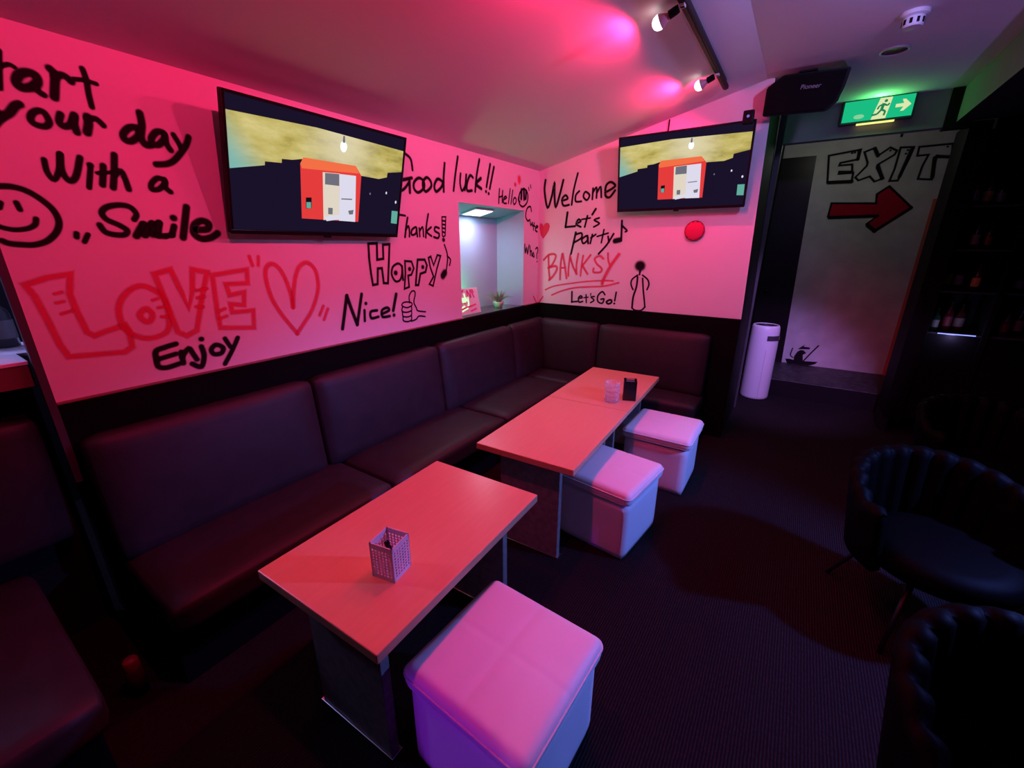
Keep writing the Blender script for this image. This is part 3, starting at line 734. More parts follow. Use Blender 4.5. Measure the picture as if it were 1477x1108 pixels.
# ---------------------------------------------------------------- tables
def make_table(label, loc, rz):
    t = thing('bar_table', label, 'table', loc, rz, 'low maple tables in front of the banquette')
    bm = B(); box(bm, -0.30, 0.30, -0.463, 0.463, 0.613, 0.65, 0, 0.004, 2)
    new_obj('table_top', bm, maple, t)
    for s in (-1, 1):
        bm = B(); box(bm, -0.19, 0.19, s*0.36-0.018, s*0.36+0.018, 0.012, 0.612, 0, 0.003)
        lg = new_obj('leg', bm, panel_grey, t)
        bm = B(); box(bm, -0.20, 0.20, s*0.36-0.024, s*0.36+0.024, 0.0, 0.012, 0, 0.002)
        new_obj('foot_strip', bm, chrome, lg)
    bm = B(); box(bm, -0.03, 0.03, -0.341, 0.341, 0.545, 0.612, 0, 0.002)
    new_obj('apron', bm, dark_wood, t)
    return t
table1 = make_table('low maple table carrying only the white perforated cup', (1.281, -3.145, 0), 0.028)
c40, s40 = math.cos(0.040), math.sin(0.040)
def along(d): return (1.2737-d*s40, -1.4733+d*c40, 0)
def table_copy(label, loc, rz):
    c = copy_tree(table1); c.location = loc; c.rotation_euler = (0, 0, rz); c['label'] = label
    return c
table2 = table_copy('empty low maple table pushed end to end with the one holding ashtrays', along(-0.4655), 0.040)
table3 = table_copy('low maple table holding the stacked glass ashtrays and black box', along(0.4655), 0.040)

# ---------------------------------------------------------------- cube stools
def make_stool(label, loc, rz):
    t = thing('cube_stool', label, 'stool', loc, rz, 'white cube stools by the tables')
    bm = B(); cushion(bm, 0.455, 0.455, 0.355, 0.018, 0, 8, (0, 0, 0.1785))
    new_obj('body', bm, stool_white, t, smooth=True)
    def quilt(p, q):
        if q.z > 0.5:
            e = max(math.exp(-(p.x/0.007)**2), math.exp(-(p.y/0.007)**2))
            p.z -= 0.0025*e
        return p
    bm = B(); cushion(bm, 0.490, 0.490, 0.085, 0.036, 0.010, 46, (0, 0, 0.4005), 'z', quilt)
    new_obj('lid', bm, stool_white, t, smooth=True)
    for z, k in ((0.374, 0.2375), (0.4135, 0.2435)):
        bm = B()
        pts = []
        for cx, cy, a0 in ((1, 1, 0), (-1, 1, 90), (-1, -1, 180), (1, -1, 270)):
            for j in range(6):
                a = math.radians(a0+j*18)
                pts.append((cx*(k-0.034)+0.036*math.cos(a), cy*(k-0.034)+0.036*math.sin(a), z))
        pts.append(pts[0])
        tube(bm, pts, 0.0035, 6, cap=False)
        new_obj('piping', bm, stool_piping, t, smooth=True)
    return t
stool1 = make_stool('white cube stool beside the table with the perforated cup', (1.787, -3.25, 0), -0.05)
stool2 = copy_tree(stool1); stool2.location = (1.625, -1.872, 0); stool2.rotation_euler = (0, 0, -0.125)
stool2['label'] = 'white cube stool half under the empty middle table'
stool3 = copy_tree(stool1); stool3.location = (1.727, -1.023, 0); stool3.rotation_euler = (0, 0, 0.0)
stool3['label'] = 'white cube stool half under the table with the ashtrays'

# ---------------------------------------------------------------- things on the tables
cup = thing('perforated_cup', 'white perforated square plastic cup standing on the table', 'cup', (1.383, -3.357, 0.6505), 0.191)
def perforated(w, h, t=0.003):
    """one upright wall with round holes, as a real grid of holes"""
    bm = B()
    nx, nz = 6, 9
    mx, mz0, mz1 = 0.006, 0.014, 0.018
    cw, ch = (w-2*mx)/nx, (h-mz0-mz1)/nz
    R = min(cw, ch)*0.37
    for s in (0, 1):
        yv = -s*t
        for i in range(nx):
            for j in range(nz):
                x0, z0 = -w/2+mx+i*cw, mz0+j*ch
                cx, cz = x0+cw/2, z0+ch/2
                ring = [(cx+R*math.cos(a), cz+R*math.sin(a)) for a in [math.pi/4*k for k in range(8)]]
                outer = []
                for k in range(8):
                    a = math.pi/4*k
                    dx, dz = math.cos(a), math.sin(a)
                    q = max(abs(dx)/(cw/2), abs(dz)/(ch/2))
                    outer.append((cx+dx/q, cz+dz/q) if k % 2 == 0 else (cx+math.copysign(cw/2, dx), cz+math.copysign(ch/2, dz)))
                for k in range(8):
                    k2 = (k+1) % 8
                    poly(bm, [(ring[k][0], yv, ring[k][1]), (ring[k2][0], yv, ring[k2][1]), (outer[k2][0], yv, outer[k2][1]), (outer[k][0], yv, outer[k][1])])
                    if s == 0:
                        poly(bm, [(ring[k][0], 0, ring[k][1]), (ring[k][0], -t, ring[k][1]), (ring[k2][0], -t, ring[k2][1]), (ring[k2][0], 0, ring[k2][1])])
    box(bm, -w/2, w/2, -t, 0, 0, mz0); box(bm, -w/2, w/2, -t, 0, h-mz1, h)
    box(bm, -w/2, -w/2+mx, -t, 0, 0, h); box(bm, w/2-mx, w/2, -t, 0, 0, h)
    bmesh.ops.remove_doubles(bm, verts=bm.verts, dist=1e-5)
    return bm
CW, CH = 0.092, 0.135
cup_mat = mat('cup_plastic', (0.74, 0.70, 0.80), 0.45)
for k in range(4):
    bm = perforated(CW, CH)
    bmesh.ops.transform(bm, matrix=Matrix.Rotation(k*math.pi/2, 4, 'Z') @ Matrix.Translation((0, CW/2, 0)), verts=bm.verts)
    new_obj('side_panel', bm, cup_mat, cup)
bm = B(); box(bm, -CW/2+0.003, CW/2-0.003, -CW/2+0.003, CW/2-0.003, 0, 0.004)
new_obj('base', bm, cup_mat, cup)
lighter = thing('lighter', 'black lighter leaning inside the perforated cup', 'lighter', (1.392, -3.357, 0.6555), 0.0)
bm = B()
cushion(bm, 0.012, 0.020, 0.092, 0.004, 0, 4, (-0.002, 0.0, 0.052), 'z', None, Matrix.Rotation(-0.38, 4, 'Y'))
new_obj('lighter_body', bm, black_plastic, lighter, smooth=True)
bm = B(); cushion(bm, 0.011, 0.018, 0.016, 0.003, 0, 3, (-0.0225, 0.0, 0.103), 'z', None, Matrix.Rotation(-0.38, 4, 'Y'))
new_obj('lighter_cap', bm, black_metal, lighter, smooth=True)

glass_clear = mat('clear_glass', (0.85, 0.85, 0.9), 0.12)
def thin_glass(m, k):
    N, L, b = nodes(m)
    tr = N.new('ShaderNodeBsdfTransparent'); mx = N.new('ShaderNodeMixShader'); lw = N.new('ShaderNodeLayerWeight'); mr = N.new('ShaderNodeMapRange')
    lw.inputs['Blend'].default_value = 0.35
    mr.inputs['To Min'].default_value = k; mr.inputs['To Max'].default_value = 0.55
    L.new(lw.outputs['Facing'], mr.inputs['Value']); L.new(mr.outputs['Result'], mx.inputs['Fac'])
    L.new(tr.outputs[0], mx.inputs[1]); L.new(b.outputs[0], mx.inputs[2]); L.new(mx.outputs[0], N['Material Output'].inputs['Surface'])
thin_glass(glass_clear, 0.05)
def ashtray(loc, label):
    r = 0.052
    bm = B(); lathe(bm, [(0, 0), (r, 0.0), (r, 0.034), (r-0.003, 0.037), (r-0.007, 0.035), (r-0.008, 0.008), (0, 0.007)], 28)
    for k in range(12):
        a = math.pi/6*k
        tube(bm, [((r-0.001)*math.cos(a), (r-0.001)*math.sin(a), 0.003), ((r-0.001)*math.cos(a), (r-0.001)*math.sin(a), 0.029)], 0.0025, 5)
    o = new_obj('glass_ashtray', bm, glass_clear, smooth=True, loc=loc)
    return tag(o, label, 'ashtray', 'stacked glass ashtrays')
for k, w_ in enumerate(['lowest', 'second from the bottom', 'third from the bottom', 'topmost']):
    ashtray((1.408, -1.335, 0.6505+k*0.0375), 'clear round glass ashtray, %s of the stack beside the black box' % w_)
bx = thing('menu_box', 'small black open box with slips beside the stacked glass ashtrays', 'box', (1.497, -1.215, 0.6505), 0.35)
bm = B(); w2, h2 = 0.046, 0.145
box(bm, -w2, w2, -w2, w2, 0, 0.004)
for (a, b, c, d) in ((-w2, w2, -w2, -w2+0.004), (-w2, w2, w2-0.004, w2), (-w2, -w2+0.004, -w2+0.004, w2-0.004), (w2-0.004, w2, -w2+0.004, w2-0.004)):
    box(bm, a, b, c, d, 0.004, h2)
new_obj('box_body', bm, black_gloss, bx)
for k in range(4):
    bm = B(); box(bm, -0.028, 0.028, -0.024+k*0.014, -0.018+k*0.014, 0.006, h2+0.002+0.003*(k % 2))
    new_obj('paper_slip', bm, [label_mats[1], label_mats[2], mat('pink_paper', (0.6, 0.2, 0.3), 0.6), label_mats[3]][k], bx)

# ---------------------------------------------------------------- televisions
def sky_screen():
    """the picture on the screen: a yellow cloudy band, teal at one end, pale round the bulb"""
    m = emis('screen_sky', (0.5, 0.4, 0.1), 1.0)
    N, L = m.node_tree.nodes, m.node_tree.links
    e = [n for n in N if n.type == 'EMISSION'][0]
    tc = N.new('ShaderNodeTexCoord'); mp = N.new('ShaderNodeMapping'); nz = N.new('ShaderNodeTexNoise'); rp = N.new('ShaderNodeValToRGB')
    mp.inputs['Scale'].default_value = (1.0, 3.0, 3.0)
    nz.inputs['Scale'].default_value = 5; nz.inputs['Detail'].default_value = 6; nz.inputs['Roughness'].default_value = 0.6
    R = rp.color_ramp
    R.elements[0].position = 0.30; R.elements[0].color = (0.30, 0.24, 0.05, 1)
    R.elements[1].position = 0.70; R.elements[1].color = (0.68, 0.58, 0.24, 1)
    q = R.elements.new(0.48); q.color = (0.52, 0.43, 0.12, 1)
    sx = N.new('ShaderNodeSeparateXYZ'); L.new(tc.outputs['Object'], sx.inputs[0])
    g1 = N.new('ShaderNodeMath'); g1.operation = 'MULTIPLY_ADD'; g1.inputs[1].default_value = 0.9; L.new(sx.outputs['Z'], g1.inputs[0]); L.new(sx.outputs['X'], g1.inputs[2])
    mr = N.new('ShaderNodeMapRange'); mr.interpolation_type = 'SMOOTHSTEP'
    mr.inputs['From Min'].default_value = -0.26; mr.inputs['From Max'].default_value = -0.50
    L.new(g1.outputs[0], mr.inputs['Value'])
    m1 = N.new('ShaderNodeMixRGB'); m1.inputs['Color2'].default_value = (0.20, 0.46, 0.42, 1)
    L.new(mr.outputs['Result'], m1.inputs['Fac']); L.new(rp.outputs['Color'], m1.inputs['Color1'])
    vm = N.new('ShaderNodeVectorMath'); vm.operation = 'DISTANCE'; vm.inputs[1].default_value = (0.08, 0, 0.18); L.new(tc.outputs['Object'], vm.inputs[0])
    m2r = N.new('ShaderNodeMapRange'); m2r.interpolation_type = 'SMOOTHSTEP'; m2r.inputs['From Min'].default_value = 0.30; m2r.inputs['From Max'].default_value = 0.0; m2r.inputs['To Max'].default_value = 0.75
    L.new(vm.outputs['Value'], m2r.inputs['Value'])
    m2 = N.new('ShaderNodeMixRGB'); m2.inputs['Color2'].default_value = (0.78, 0.70, 0.50, 1)
    L.new(m2r.outputs['Result'], m2.inputs['Fac']); L.new(m1.outputs[0], m2.inputs['Color1'])
    L.new(mp.outputs['Vector'], nz.inputs['Vector']); L.new(tc.outputs['Object'], mp.inputs['Vector'])
    L.new(nz.outputs['Fac'], rp.inputs['Fac']); L.new(m2.outputs[0], e.inputs[0])
    return m
scr = [emis('screen_dark', (0.010, 0.006, 0.022), 1.0),
       sky_screen(),
       emis('screen_red', (0.78, 0.045, 0.045), 1.0), emis('screen_orange', (0.90, 0.16, 0.06), 1.0),
       emis('screen_cream', (0.75, 0.66, 0.55), 1.0), emis('screen_white', (0.72, 0.70, 0.84), 1.0),
       emis('screen_grey', (0.16, 0.16, 0.20), 1.0), emis('screen_teal', (0.12, 0.40, 0.33), 1.0),
       emis('screen_bulb', (0.75, 0.95, 1.0), 1.6), emis('screen_cyan', (0.22, 0.55, 0.55), 1.0), emis('screen_black', (0.006, 0.004, 0.008), 1.0)]
def make_tv(label, loc, rz, tilt):
    """local frame: x along the screen, z up, -y out of the screen"""
    t = thing('television', label, 'television', loc, rz, 'wall televisions')
    tl = Matrix.Rotation(tilt, 4, 'X')
    W, H = 1.042, 0.598
    def put(name, bm, m, parent, smooth=False):
        bmesh.ops.transform(bm, matrix=tl, verts=bm.verts)
        return new_obj(name, bm, m, parent, smooth=smooth)
    bm = B(); box(bm, -W/2, W/2, 0.0, 0.035, -H/2, H/2, 0, 0.005); box(bm, -W*0.34, W*0.34, 0.035, 0.065, -H*0.36, H*0.22, 0, 0.01)
    body = put('housing', bm, black_plastic, t)
    bm = B()
    fr = 0.012
    for (a, b, c, d) in ((-W/2, W/2, -H/2, -H/2+0.02), (-W/2, W/2, H/2-fr, H/2), (-W/2, -W/2+fr, -H/2+0.02, H/2-fr), (W/2-fr, W/2, -H/2+0.02, H/2-fr)):
        box(bm, a, b, -0.006, 0.0, c, d, 0, 0.0015)
    put('bezel', bm, black_gloss, t)
    bm = B(); box(bm, -0.022, 0.022, -0.004, 0.012, -H/2-0.012, -H/2, 0, 0.003); 
    put('logo_tab', bm, black_gloss, t)
    bm = B()
    lv = [0]
    def pg(pts, mi, y=None):
        lv[0] += 1
        poly(bm, [(a, -0.0008-0.0002*lv[0], b) for a, b in pts], mi)
    pg([(-0.508, -0.278), (0.508, -0.278), (0.508, 0.286), (-0.508, 0.286)], 0)
    pg([(-0.507, 0.222), (-0.077, 0.236), (0.507, 0.222), (0.507, 0.103), (0.397, 0.086), (0.394, 0.059), (0.335, 0.043), (0.206, 0.045), (0.116, 0.066), (-0.16, 0.079), (-0.209, 0.068), (-0.264, 0.064), (-0.265, 0.046), (-0.347, 0.041), (-0.348, 0.024), (-0.507, -0.01)], 1)
    pg([(-0.152, 0.088), (0.165, 0.092), (0.206, 0.045), (0.202, -0.213), (-0.161, -0.211), (-0.169, 0.057)], 2)
    pg([(-0.152, 0.088), (0.165, 0.092), (0.191, 0.055), (0.018, 0.045), (-0.16, 0.036), (-0.169, 0.057)], 3)
    pg([(-0.042, 0.033), (0.062, 0.039), (0.067, -0.208), (-0.032, -0.213)], 4)
    pg([(-0.028, 0.031), (0.059, 0.036), (0.062, -0.025), (-0.027, -0.026)], 6)
    pg([(0.062, 0.037), (0.169, 0.04), (0.179, -0.214), (0.067, -0.212)], 5)
    pg([(0.077, -0.089), (0.15, -0.085), (0.15, -0.092), (0.078, -0.095)], 6)
    pg([(0.127, -0.153), (0.164, -0.146), (0.16, -0.172), (0.134, -0.174)], 6)
    pg([(-0.005, -0.145), (0.024, -0.145), (0.024, -0.18), (-0.004, -0.18)], 6)
    pg([(-0.028, -0.196), (0.066, -0.178), (0.067, -0.205), (-0.013, -0.218)], 5)
    pg([(-0.139, -0.103), (-0.106, -0.1), (-0.106, -0.157), (-0.139, -0.158)], 10)
    pg([(-0.136, -0.126), (-0.11, -0.124), (-0.109, -0.156), (-0.136, -0.156)], 7)
    pg([(0.453, -0.132), (0.503, -0.133), (0.505, -0.212), (0.455, -0.209)], 7)
    for (x, z, r, mi) in ((0.08, 0.176, 0.021, 8), (0.397, -0.03, 0.006, 5), (0.479, -0.078, 0.007, 5), (0.274, -0.046, 0.005, 6)):
        pg([(x+r*math.cos(math.pi/6*k), z+r*1.3*math.sin(math.pi/6*k)) for k in range(12)], mi)
    pg([(0.075, 0.228), (0.085, 0.228), (0.088, 0.195), (0.072, 0.195)], 6)
    put('screen', bm, scr, t)
    bm = B()
    box(bm, -0.16, 0.16, 0.125, 0.135, -0.14, 0.14, 0, 0.003)
    br = new_obj('wall_bracket', bm, black_metal, t)
    for s in (-1, 1):
        for z, y1, z1 in ((0.10, 0.03, 0.12), (-0.10, 0.08, -0.08)):
            bm = B(); tube(bm, [(s*0.12, 0.126, z), (s*0.12, y1, z1)], 0.009, 8)
            new_obj('bracket_arm', bm, black_metal, br, smooth=True)
    return t
# screens face +x on the long wall and -y on the back wall; both lean forward at the top
tv1 = make_tv('large television on the long graffiti wall, tilted forward', (0.1365, -2.545, 2.061), math.pi/2, 0.257)
tv2 = make_tv('large television on the narrow wall above the red wall ornament', (1.406, -0.137, 2.311), 0.0, 0.156)
bm = B(); tube(bm, [(1.25, -0.03, 2.60), (1.25, -0.012, 2.66), (1.252, -0.012, 2.73)], 0.006, 8)
tag(new_obj('television_cable', bm, black_plastic, smooth=True), 'short black cable rising from the top of the narrow-wall television', 'cable')
sb = thing('sensor_box', 'small black box on the top corner of the narrow-wall television', 'box', (1.872, -0.195, 2.578))
bm = B(); box(bm, -0.035, 0.035, -0.03, 0.03, 0.0, 0.085, 0, 0.006)
new_obj('box_body', bm, black_plastic, sb)
bm = B(); lathe(bm, [(0, 0.004), (0.008, 0.003), (0.01, 0)], 12, (0.0, -0.03, 0.045), 0, Matrix.Rotation(math.pi/2, 4, 'X'))
new_obj('lens', bm, mat('blue_lens', (0.1, 0.1, 0.3), 0.1, emit=(0.3, 0.3, 1.0), estr=0.4), sb, smooth=True)

# ---------------------------------------------------------------- round red wall ornament
orn = thing('wall_ornament', 'round red ribbed disc ornament hung under the narrow-wall television', 'ornament', (1.564, -0.002, 1.846))
bm = B()
t = bmesh.new()
bmesh.ops.create_uvsphere(t, u_segments=48, v_segments=16, radius=0.076)
for v in t.verts:
    a = math.atan2(v.co.z, v.co.x)
    rr = math.hypot(v.co.x, v.co.z)
    k = 1+0.07*math.cos(a*12)*min(1, rr/0.05)
    v.co = Vector((v.co.x*k, v.co.y*0.20*k, v.co.z*k))
merge(bm, t, 0, Matrix.Translation((0, -0.0165, 0)))
new_obj('ribbed_disc', bm, mat('red_paper', (0.70, 0.035, 0.12), 0.7, spec=0.1), orn, smooth=True)
bm = B()
tube(bm, [(0.078*math.cos(a), -0.012, 0.078*math.sin(a)) for a in [2*math.pi*k/32 for k in range(33)]], 0.006, 8, cap=False)
new_obj('rim', bm, mat('dark_red_rim', (0.3, 0.01, 0.02), 0.5), orn, smooth=True)

# ---------------------------------------------------------------- lighting track
track = thing('lighting_track', 'dark ceiling track carrying the red lamps', 'track', (1.70, -2.4, 2.82))
bm = B(); box(bm, -0.018, 0.018, -2.6, 2.14, -0.012, 0.012, 0, 0.003); box(bm, -0.006, 0.006, -2.6, 2.14, -0.016, -0.012)
new_obj('rail', bm, mat('brown_track_metal', (0.012, 0.006, 0.006), 0.6), track)
bm = B(); box(bm, -0.014, 0.014, -2.45, 2.05, 0.012, 0.028)
new_obj('mounting_strip', bm, black_metal, track)
bulb_glow = emis('lit_bulb', (1.0, 0.80, 0.85), 2.6)
neck_mat = mat('bulb_neck', (0.75, 0.30, 0.35), 0.4)
def track_lamp(y, label):
    t = thing('track_lamp', label, 'lamp', (1.70, y, 2.80), 0, 'red bulbs on the ceiling track')
    d = Vector((-0.93, 0.0, -0.37)).normalized()
    q = d.to_track_quat('Z', 'Y').to_matrix().to_4x4()
    bm = B(); lathe(bm, [(0, -0.006), (0.010, -0.006), (0.010, 0.02), (0, 0.02)], 12); box(bm, -0.012, 0.012, -0.016, 0.016, -0.006, 0.006, 0, 0.002)
    new_obj('joint', bm, white_plastic, t, smooth=False)
    bm = B(); lathe(bm, [(0, 0.018), (0.017, 0.018), (0.019, 0.03), (0.019, 0.064), (0, 0.064)], 20, (0, 0, 0), 0, q)
    new_obj('socket', bm, black_plastic, t, smooth=False)
    bm = B(); lathe(bm, [(0.013, 0.064), (0.017, 0.075), (0.031, 0.100), (0.0325, 0.107)], 24, (0, 0, 0), 0, q)
    new_obj('bulb_neck', bm, neck_mat, t, smooth=True)
    bm = B(); lathe(bm, [(0.0325, 0.107), (0.033, 0.115), (0.028, 0.132), (0.016, 0.143), (0, 0.147)], 24, (0, 0, 0), 0, q)
    new_obj('bulb_globe', bm, bulb_glow, t, smooth=True)
    P0 = Vector((1.70, y, 2.80))+d*0.158
    lamp('track_lamp_light', P0, RED, RED_POWER*(1.4 if y < -3 else 1.0), 0.015, 'SPOT', (-0.45, 0, -0.89), math.radians(178), 0.25)
    lamp('track_lamp_glow', P0+Vector((-0.03, 0, -0.10)), (1.0, 0.008, 0.06), RED_POWER*0.005, 0.03)
    if y > -1:
        lamp('track_lamp_spill', P0, RED, RED_POWER*0.22, 0.02, 'SPOT', (0.25, 1, -0.12), math.radians(130), 0.6)
    return t
track_lamp(-1.63, 'lit red bulb midway along the ceiling track, the larger of the two visible')
track_lamp(-0.62, 'lit red bulb at the far end of the ceiling track above the narrow-wall television')
for y in (-2.36, -3.42):
    track_lamp(y, 'lit red bulb on the ceiling track out of the frame')

# ---------------------------------------------------------------- speaker on its ceiling bracket
sp = thing('wall_speaker', 'black wedge-shaped loudspeaker hung from the ceiling beside the exit sign', 'speaker', (2.19, -0.02, 2.90))
spm = Matrix.Translation((0.005, -0.03, -0.140)) @ Matrix.Rotation(0.05, 4, 'Y') @ Matrix.Rotation(math.radians(12), 4, 'X')
bm = B()
prof = [(-0.24, 0.05), (-0.15, 0.115), (0.235, 0.115), (0.225, 0.0), (0.205, -0.075), (0.155, -0.125), (-0.235, -0.125)]
prism(bm, [(a, -0.10, b) for a, b in prof], (0, 0.20, 0))
bmesh.ops.bevel(bm, geom=list(bm.edges), offset=0.006, segments=2, affect='EDGES')
bmesh.ops.transform(bm, matrix=spm, verts=bm.verts)
new_obj('cabinet', bm, black_plastic, sp)
bm = B()
prism(bm, [(a*0.92, -0.112, b*0.90) for a, b in prof], (0, 0.0115, 0))
bmesh.ops.bevel(bm, geom=list(bm.edges), offset=0.003, segments=2, affect='EDGES')
bmesh.ops.transform(bm, matrix=spm, verts=bm.verts)
grl = new_obj('grille', bm, grille_cloth, sp)
def text_part(name, s, size, m, parent, matrix, ext=0.0008):
    cu = bpy.data.curves.new(name, 'FONT')
    cu.body = s; cu.size = size; cu.extrude = ext; cu.align_x = 'CENTER'; cu.align_y = 'CENTER'
    o = bpy.data.objects.new(name, cu)
    C.objects.link(o)
    bpy.context.view_layer.update()
    me = bpy.data.meshes.new_from_object(o.evaluated_get(bpy.context.evaluated_depsgraph_get()))
    bpy.data.objects.remove(o)
    me.transform(matrix)
    me.materials.clear(); me.materials.append(m)
    r = bpy.data.objects.new(name, me)
    C.objects.link(r)
    r.parent = parent
    return r
silver = mat('silver_print', (0.5, 0.5, 0.52), 0.3, 0.5)
text_part('logo_lettering', 'Pioneer', 0.038, silver, grl, spm @ Matrix.Translation((0.03, -0.113, 0.03)) @ Matrix.Rotation(math.pi/2, 4, 'X') @ Matrix.Shear('XZ', 4, (0.2, 0.0)))
bm = B(); box(bm, -0.055, 0.055, -0.045, 0.045, -0.012, -0.0005, 0, 0.003); tube(bm, [(0, 0, -0.012), (0, -0.01, -0.06)], 0.018, 12)
new_obj('ceiling_bracket', bm, black_metal, sp)

# ---------------------------------------------------------------- exit sign
sg = thing('exit_sign', 'lit green emergency exit sign with running figure and arrow', 'sign', (2.69, 0.965, 2.8175))
bm = B(); box(bm, -0.242, 0.242, -0.02, 0.03, -0.098, 0.08, 0, 0.004)
new_obj('housing', bm, mat('sign_housing', (0.05, 0.06, 0.05), 0.5), sg)
sgreen = emis('sign_green', (0.01, 0.50, 0.22), 1.0)
scream = emis('sign_cream', (0.72, 0.80, 0.42), 1.0)
bm = B(); box(bm, -0.228, 0.228, -0.024, -0.0205, -0.082, 0.072)
panel = new_obj('sign_panel', bm, sgreen, sg)
bm = B()
def sgp(pts, mi, y): prism(bm, [(a, y, b) for a, b in pts], (0, -0.0015, 0), mi)
sgp([(-0.03, -0.082), (0.065, -0.082), (0.085, 0.07), (0.005, 0.07)], 0, -0.0242)
new_obj('doorway_symbol', bm, scream, panel)
bm = B()
def limb(pts, r=0.007):
    for a, b in zip(pts[:-1], pts[1:]):
        dx, dz = b[0]-a[0], b[1]-a[1]; l = math.hypot(dx, dz); nx, nz = -dz/l*r, dx/l*r
        sgp([(a[0]+nx, a[1]+nz), (b[0]+nx, b[1]+nz), (b[0]-nx, b[1]-nz), (a[0]-nx, a[1]-nz)], 0, -0.026)
limb([(0.035, 0.03), (0.028, -0.015)], 0.010)
limb([(0.028, -0.015), (0.055, -0.03), (0.05, -0.06)]); limb([(0.028, -0.015), (0.005, -0.045), (-0.03, -0.05)])
limb([(0.037, 0.022), (0.062, 0.010), (0.072, 0.025)], 0.006); limb([(0.034, 0.024), (0.008, 0.012), (0.0, -0.01)], 0.006)
sgp([(0.046+0.011*math.cos(math.pi/5*k), 0.046+0.011*math.sin(math.pi/5*k)) for k in range(10)], 0, -0.026)
new_obj('running_figure', bm, emis('sign_deep_green', (0.01, 0.22, 0.09), 1.0), panel)
bm = B()
sgp([(0.115, -0.012), (0.165, -0.012), (0.150, -0.042), (0.170, -0.042), (0.212, 0.000), (0.170, 0.042), (0.150, 0.042), (0.165, 0.012), (0.115, 0.012)], 0, -0.0242)
new_obj('arrow_symbol', bm, scream, panel)
bm = B(); sgp([(-0.115+0.036*math.cos(math.pi/8*k), -0.048+0.017*math.sin(math.pi/8*k)) for k in range(16)], 0, -0.0242)
new_obj('round_mark', bm, emis('sign_pale_green', (0.25, 0.62, 0.34), 1.0), panel)
bm = B(); box(bm, -0.12, 0.13, -0.018, 0.012, -0.108, -0.0985)
new_obj('lower_lens', bm, emis('sign_yellow', (0.95, 0.85, 0.25), 1.2), sg)
lamp('exit_sign_light', (2.69, 0.90, 2.83), (0.14, 1.0, 0.22), 2.2, 0.06)

# ---------------------------------------------------------------- ceiling fittings
sm = thing('smoke_detector', 'white slotted smoke detector on the level ceiling above the exit sign', 'smoke detector', (2.655, -0.66, 2.90))
bm = B(); lathe(bm, [(0, 0), (0.062, 0), (0.062, -0.018), (0.05, -0.024), (0, -0.024)], 28)
new_obj('base', bm, white_plastic, sm, smooth=False)
bm = B(); lathe(bm, [(0.046, -0.024), (0.046, -0.060), (0.040, -0.068), (0, -0.070)], 28)
new_obj('head', bm, white_plastic, sm, smooth=False)
for k in range(10):
    a = 2*math.pi*k/10
    bm = B(); box(bm, 0.0455, 0.048, -0.006, 0.006, -0.058, -0.034)
    bmesh.ops.transform(bm, matrix=Matrix.Rotation(a, 4, 'Z'), verts=bm.verts)
    new_obj('slot', bm, black_plastic, sm)
dl = thing('downlight', 'unlit recessed ceiling downlight with a pale ring beyond the smoke detector', 'light', (2.64, -0.13, 2.90))
bm = B(); lathe(bm, [(0.068, -0.0005), (0.078, -0.0005), (0.078, -0.006), (0.068, -0.010), (0.066, -0.004)], 36)
new_obj('ring', bm, white_plastic, dl, smooth=True)
bm = B(); lathe(bm, [(0.067, -0.002), (0.05, -0.001), (0, -0.001)], 36)
new_obj('reflector', bm, mat('dark_reflector', (0.02, 0.02, 0.02), 0.3), dl, smooth=True)

# ---------------------------------------------------------------- niche: lamp, card, plant
nl = thing('niche_lamp', 'square white lamp panel glowing in the roof of the niche', 'lamp', (-0.145, -0.86, 2.0))
tz = math.atan2(2.05-1.982, 0.29)
rm = Matrix.Rotation(-tz, 4, 'Y')
bm = B(); box(bm, -0.085, 0.085, -0.14, 0.14, -0.012, 0.0, 0, 0.002)
bmesh.ops.transform(bm, matrix=Matrix.Translation((0, 0, 0.012)) @ rm, verts=bm.verts)
new_obj('frame', bm, white_plastic, nl)
bm = B(); box(bm, -0.075, 0.075, -0.125, 0.125, -0.015, -0.0122)
bmesh.ops.transform(bm, matrix=Matrix.Translation((0, 0, 0.012)) @ rm, verts=bm.verts)
new_obj('diffuser', bm, emis('niche_diffuser', (0.95, 0.97, 1.0), 3.0), nl)
lamp('niche_lamp_light', (-0.115, -0.86, 1.975), (0.75, 0.70, 1.0), 3.9, 0.14, 'AREA', aim=(0, 0, -1))

cd = thing('art_card', 'white card with pink marks and green glowing handwriting leaning in the niche', 'sign', (-0.060, -1.145, WZ+0.001), 0.0)
cm = Matrix.Rotation(math.radians(-12), 4, 'Y')
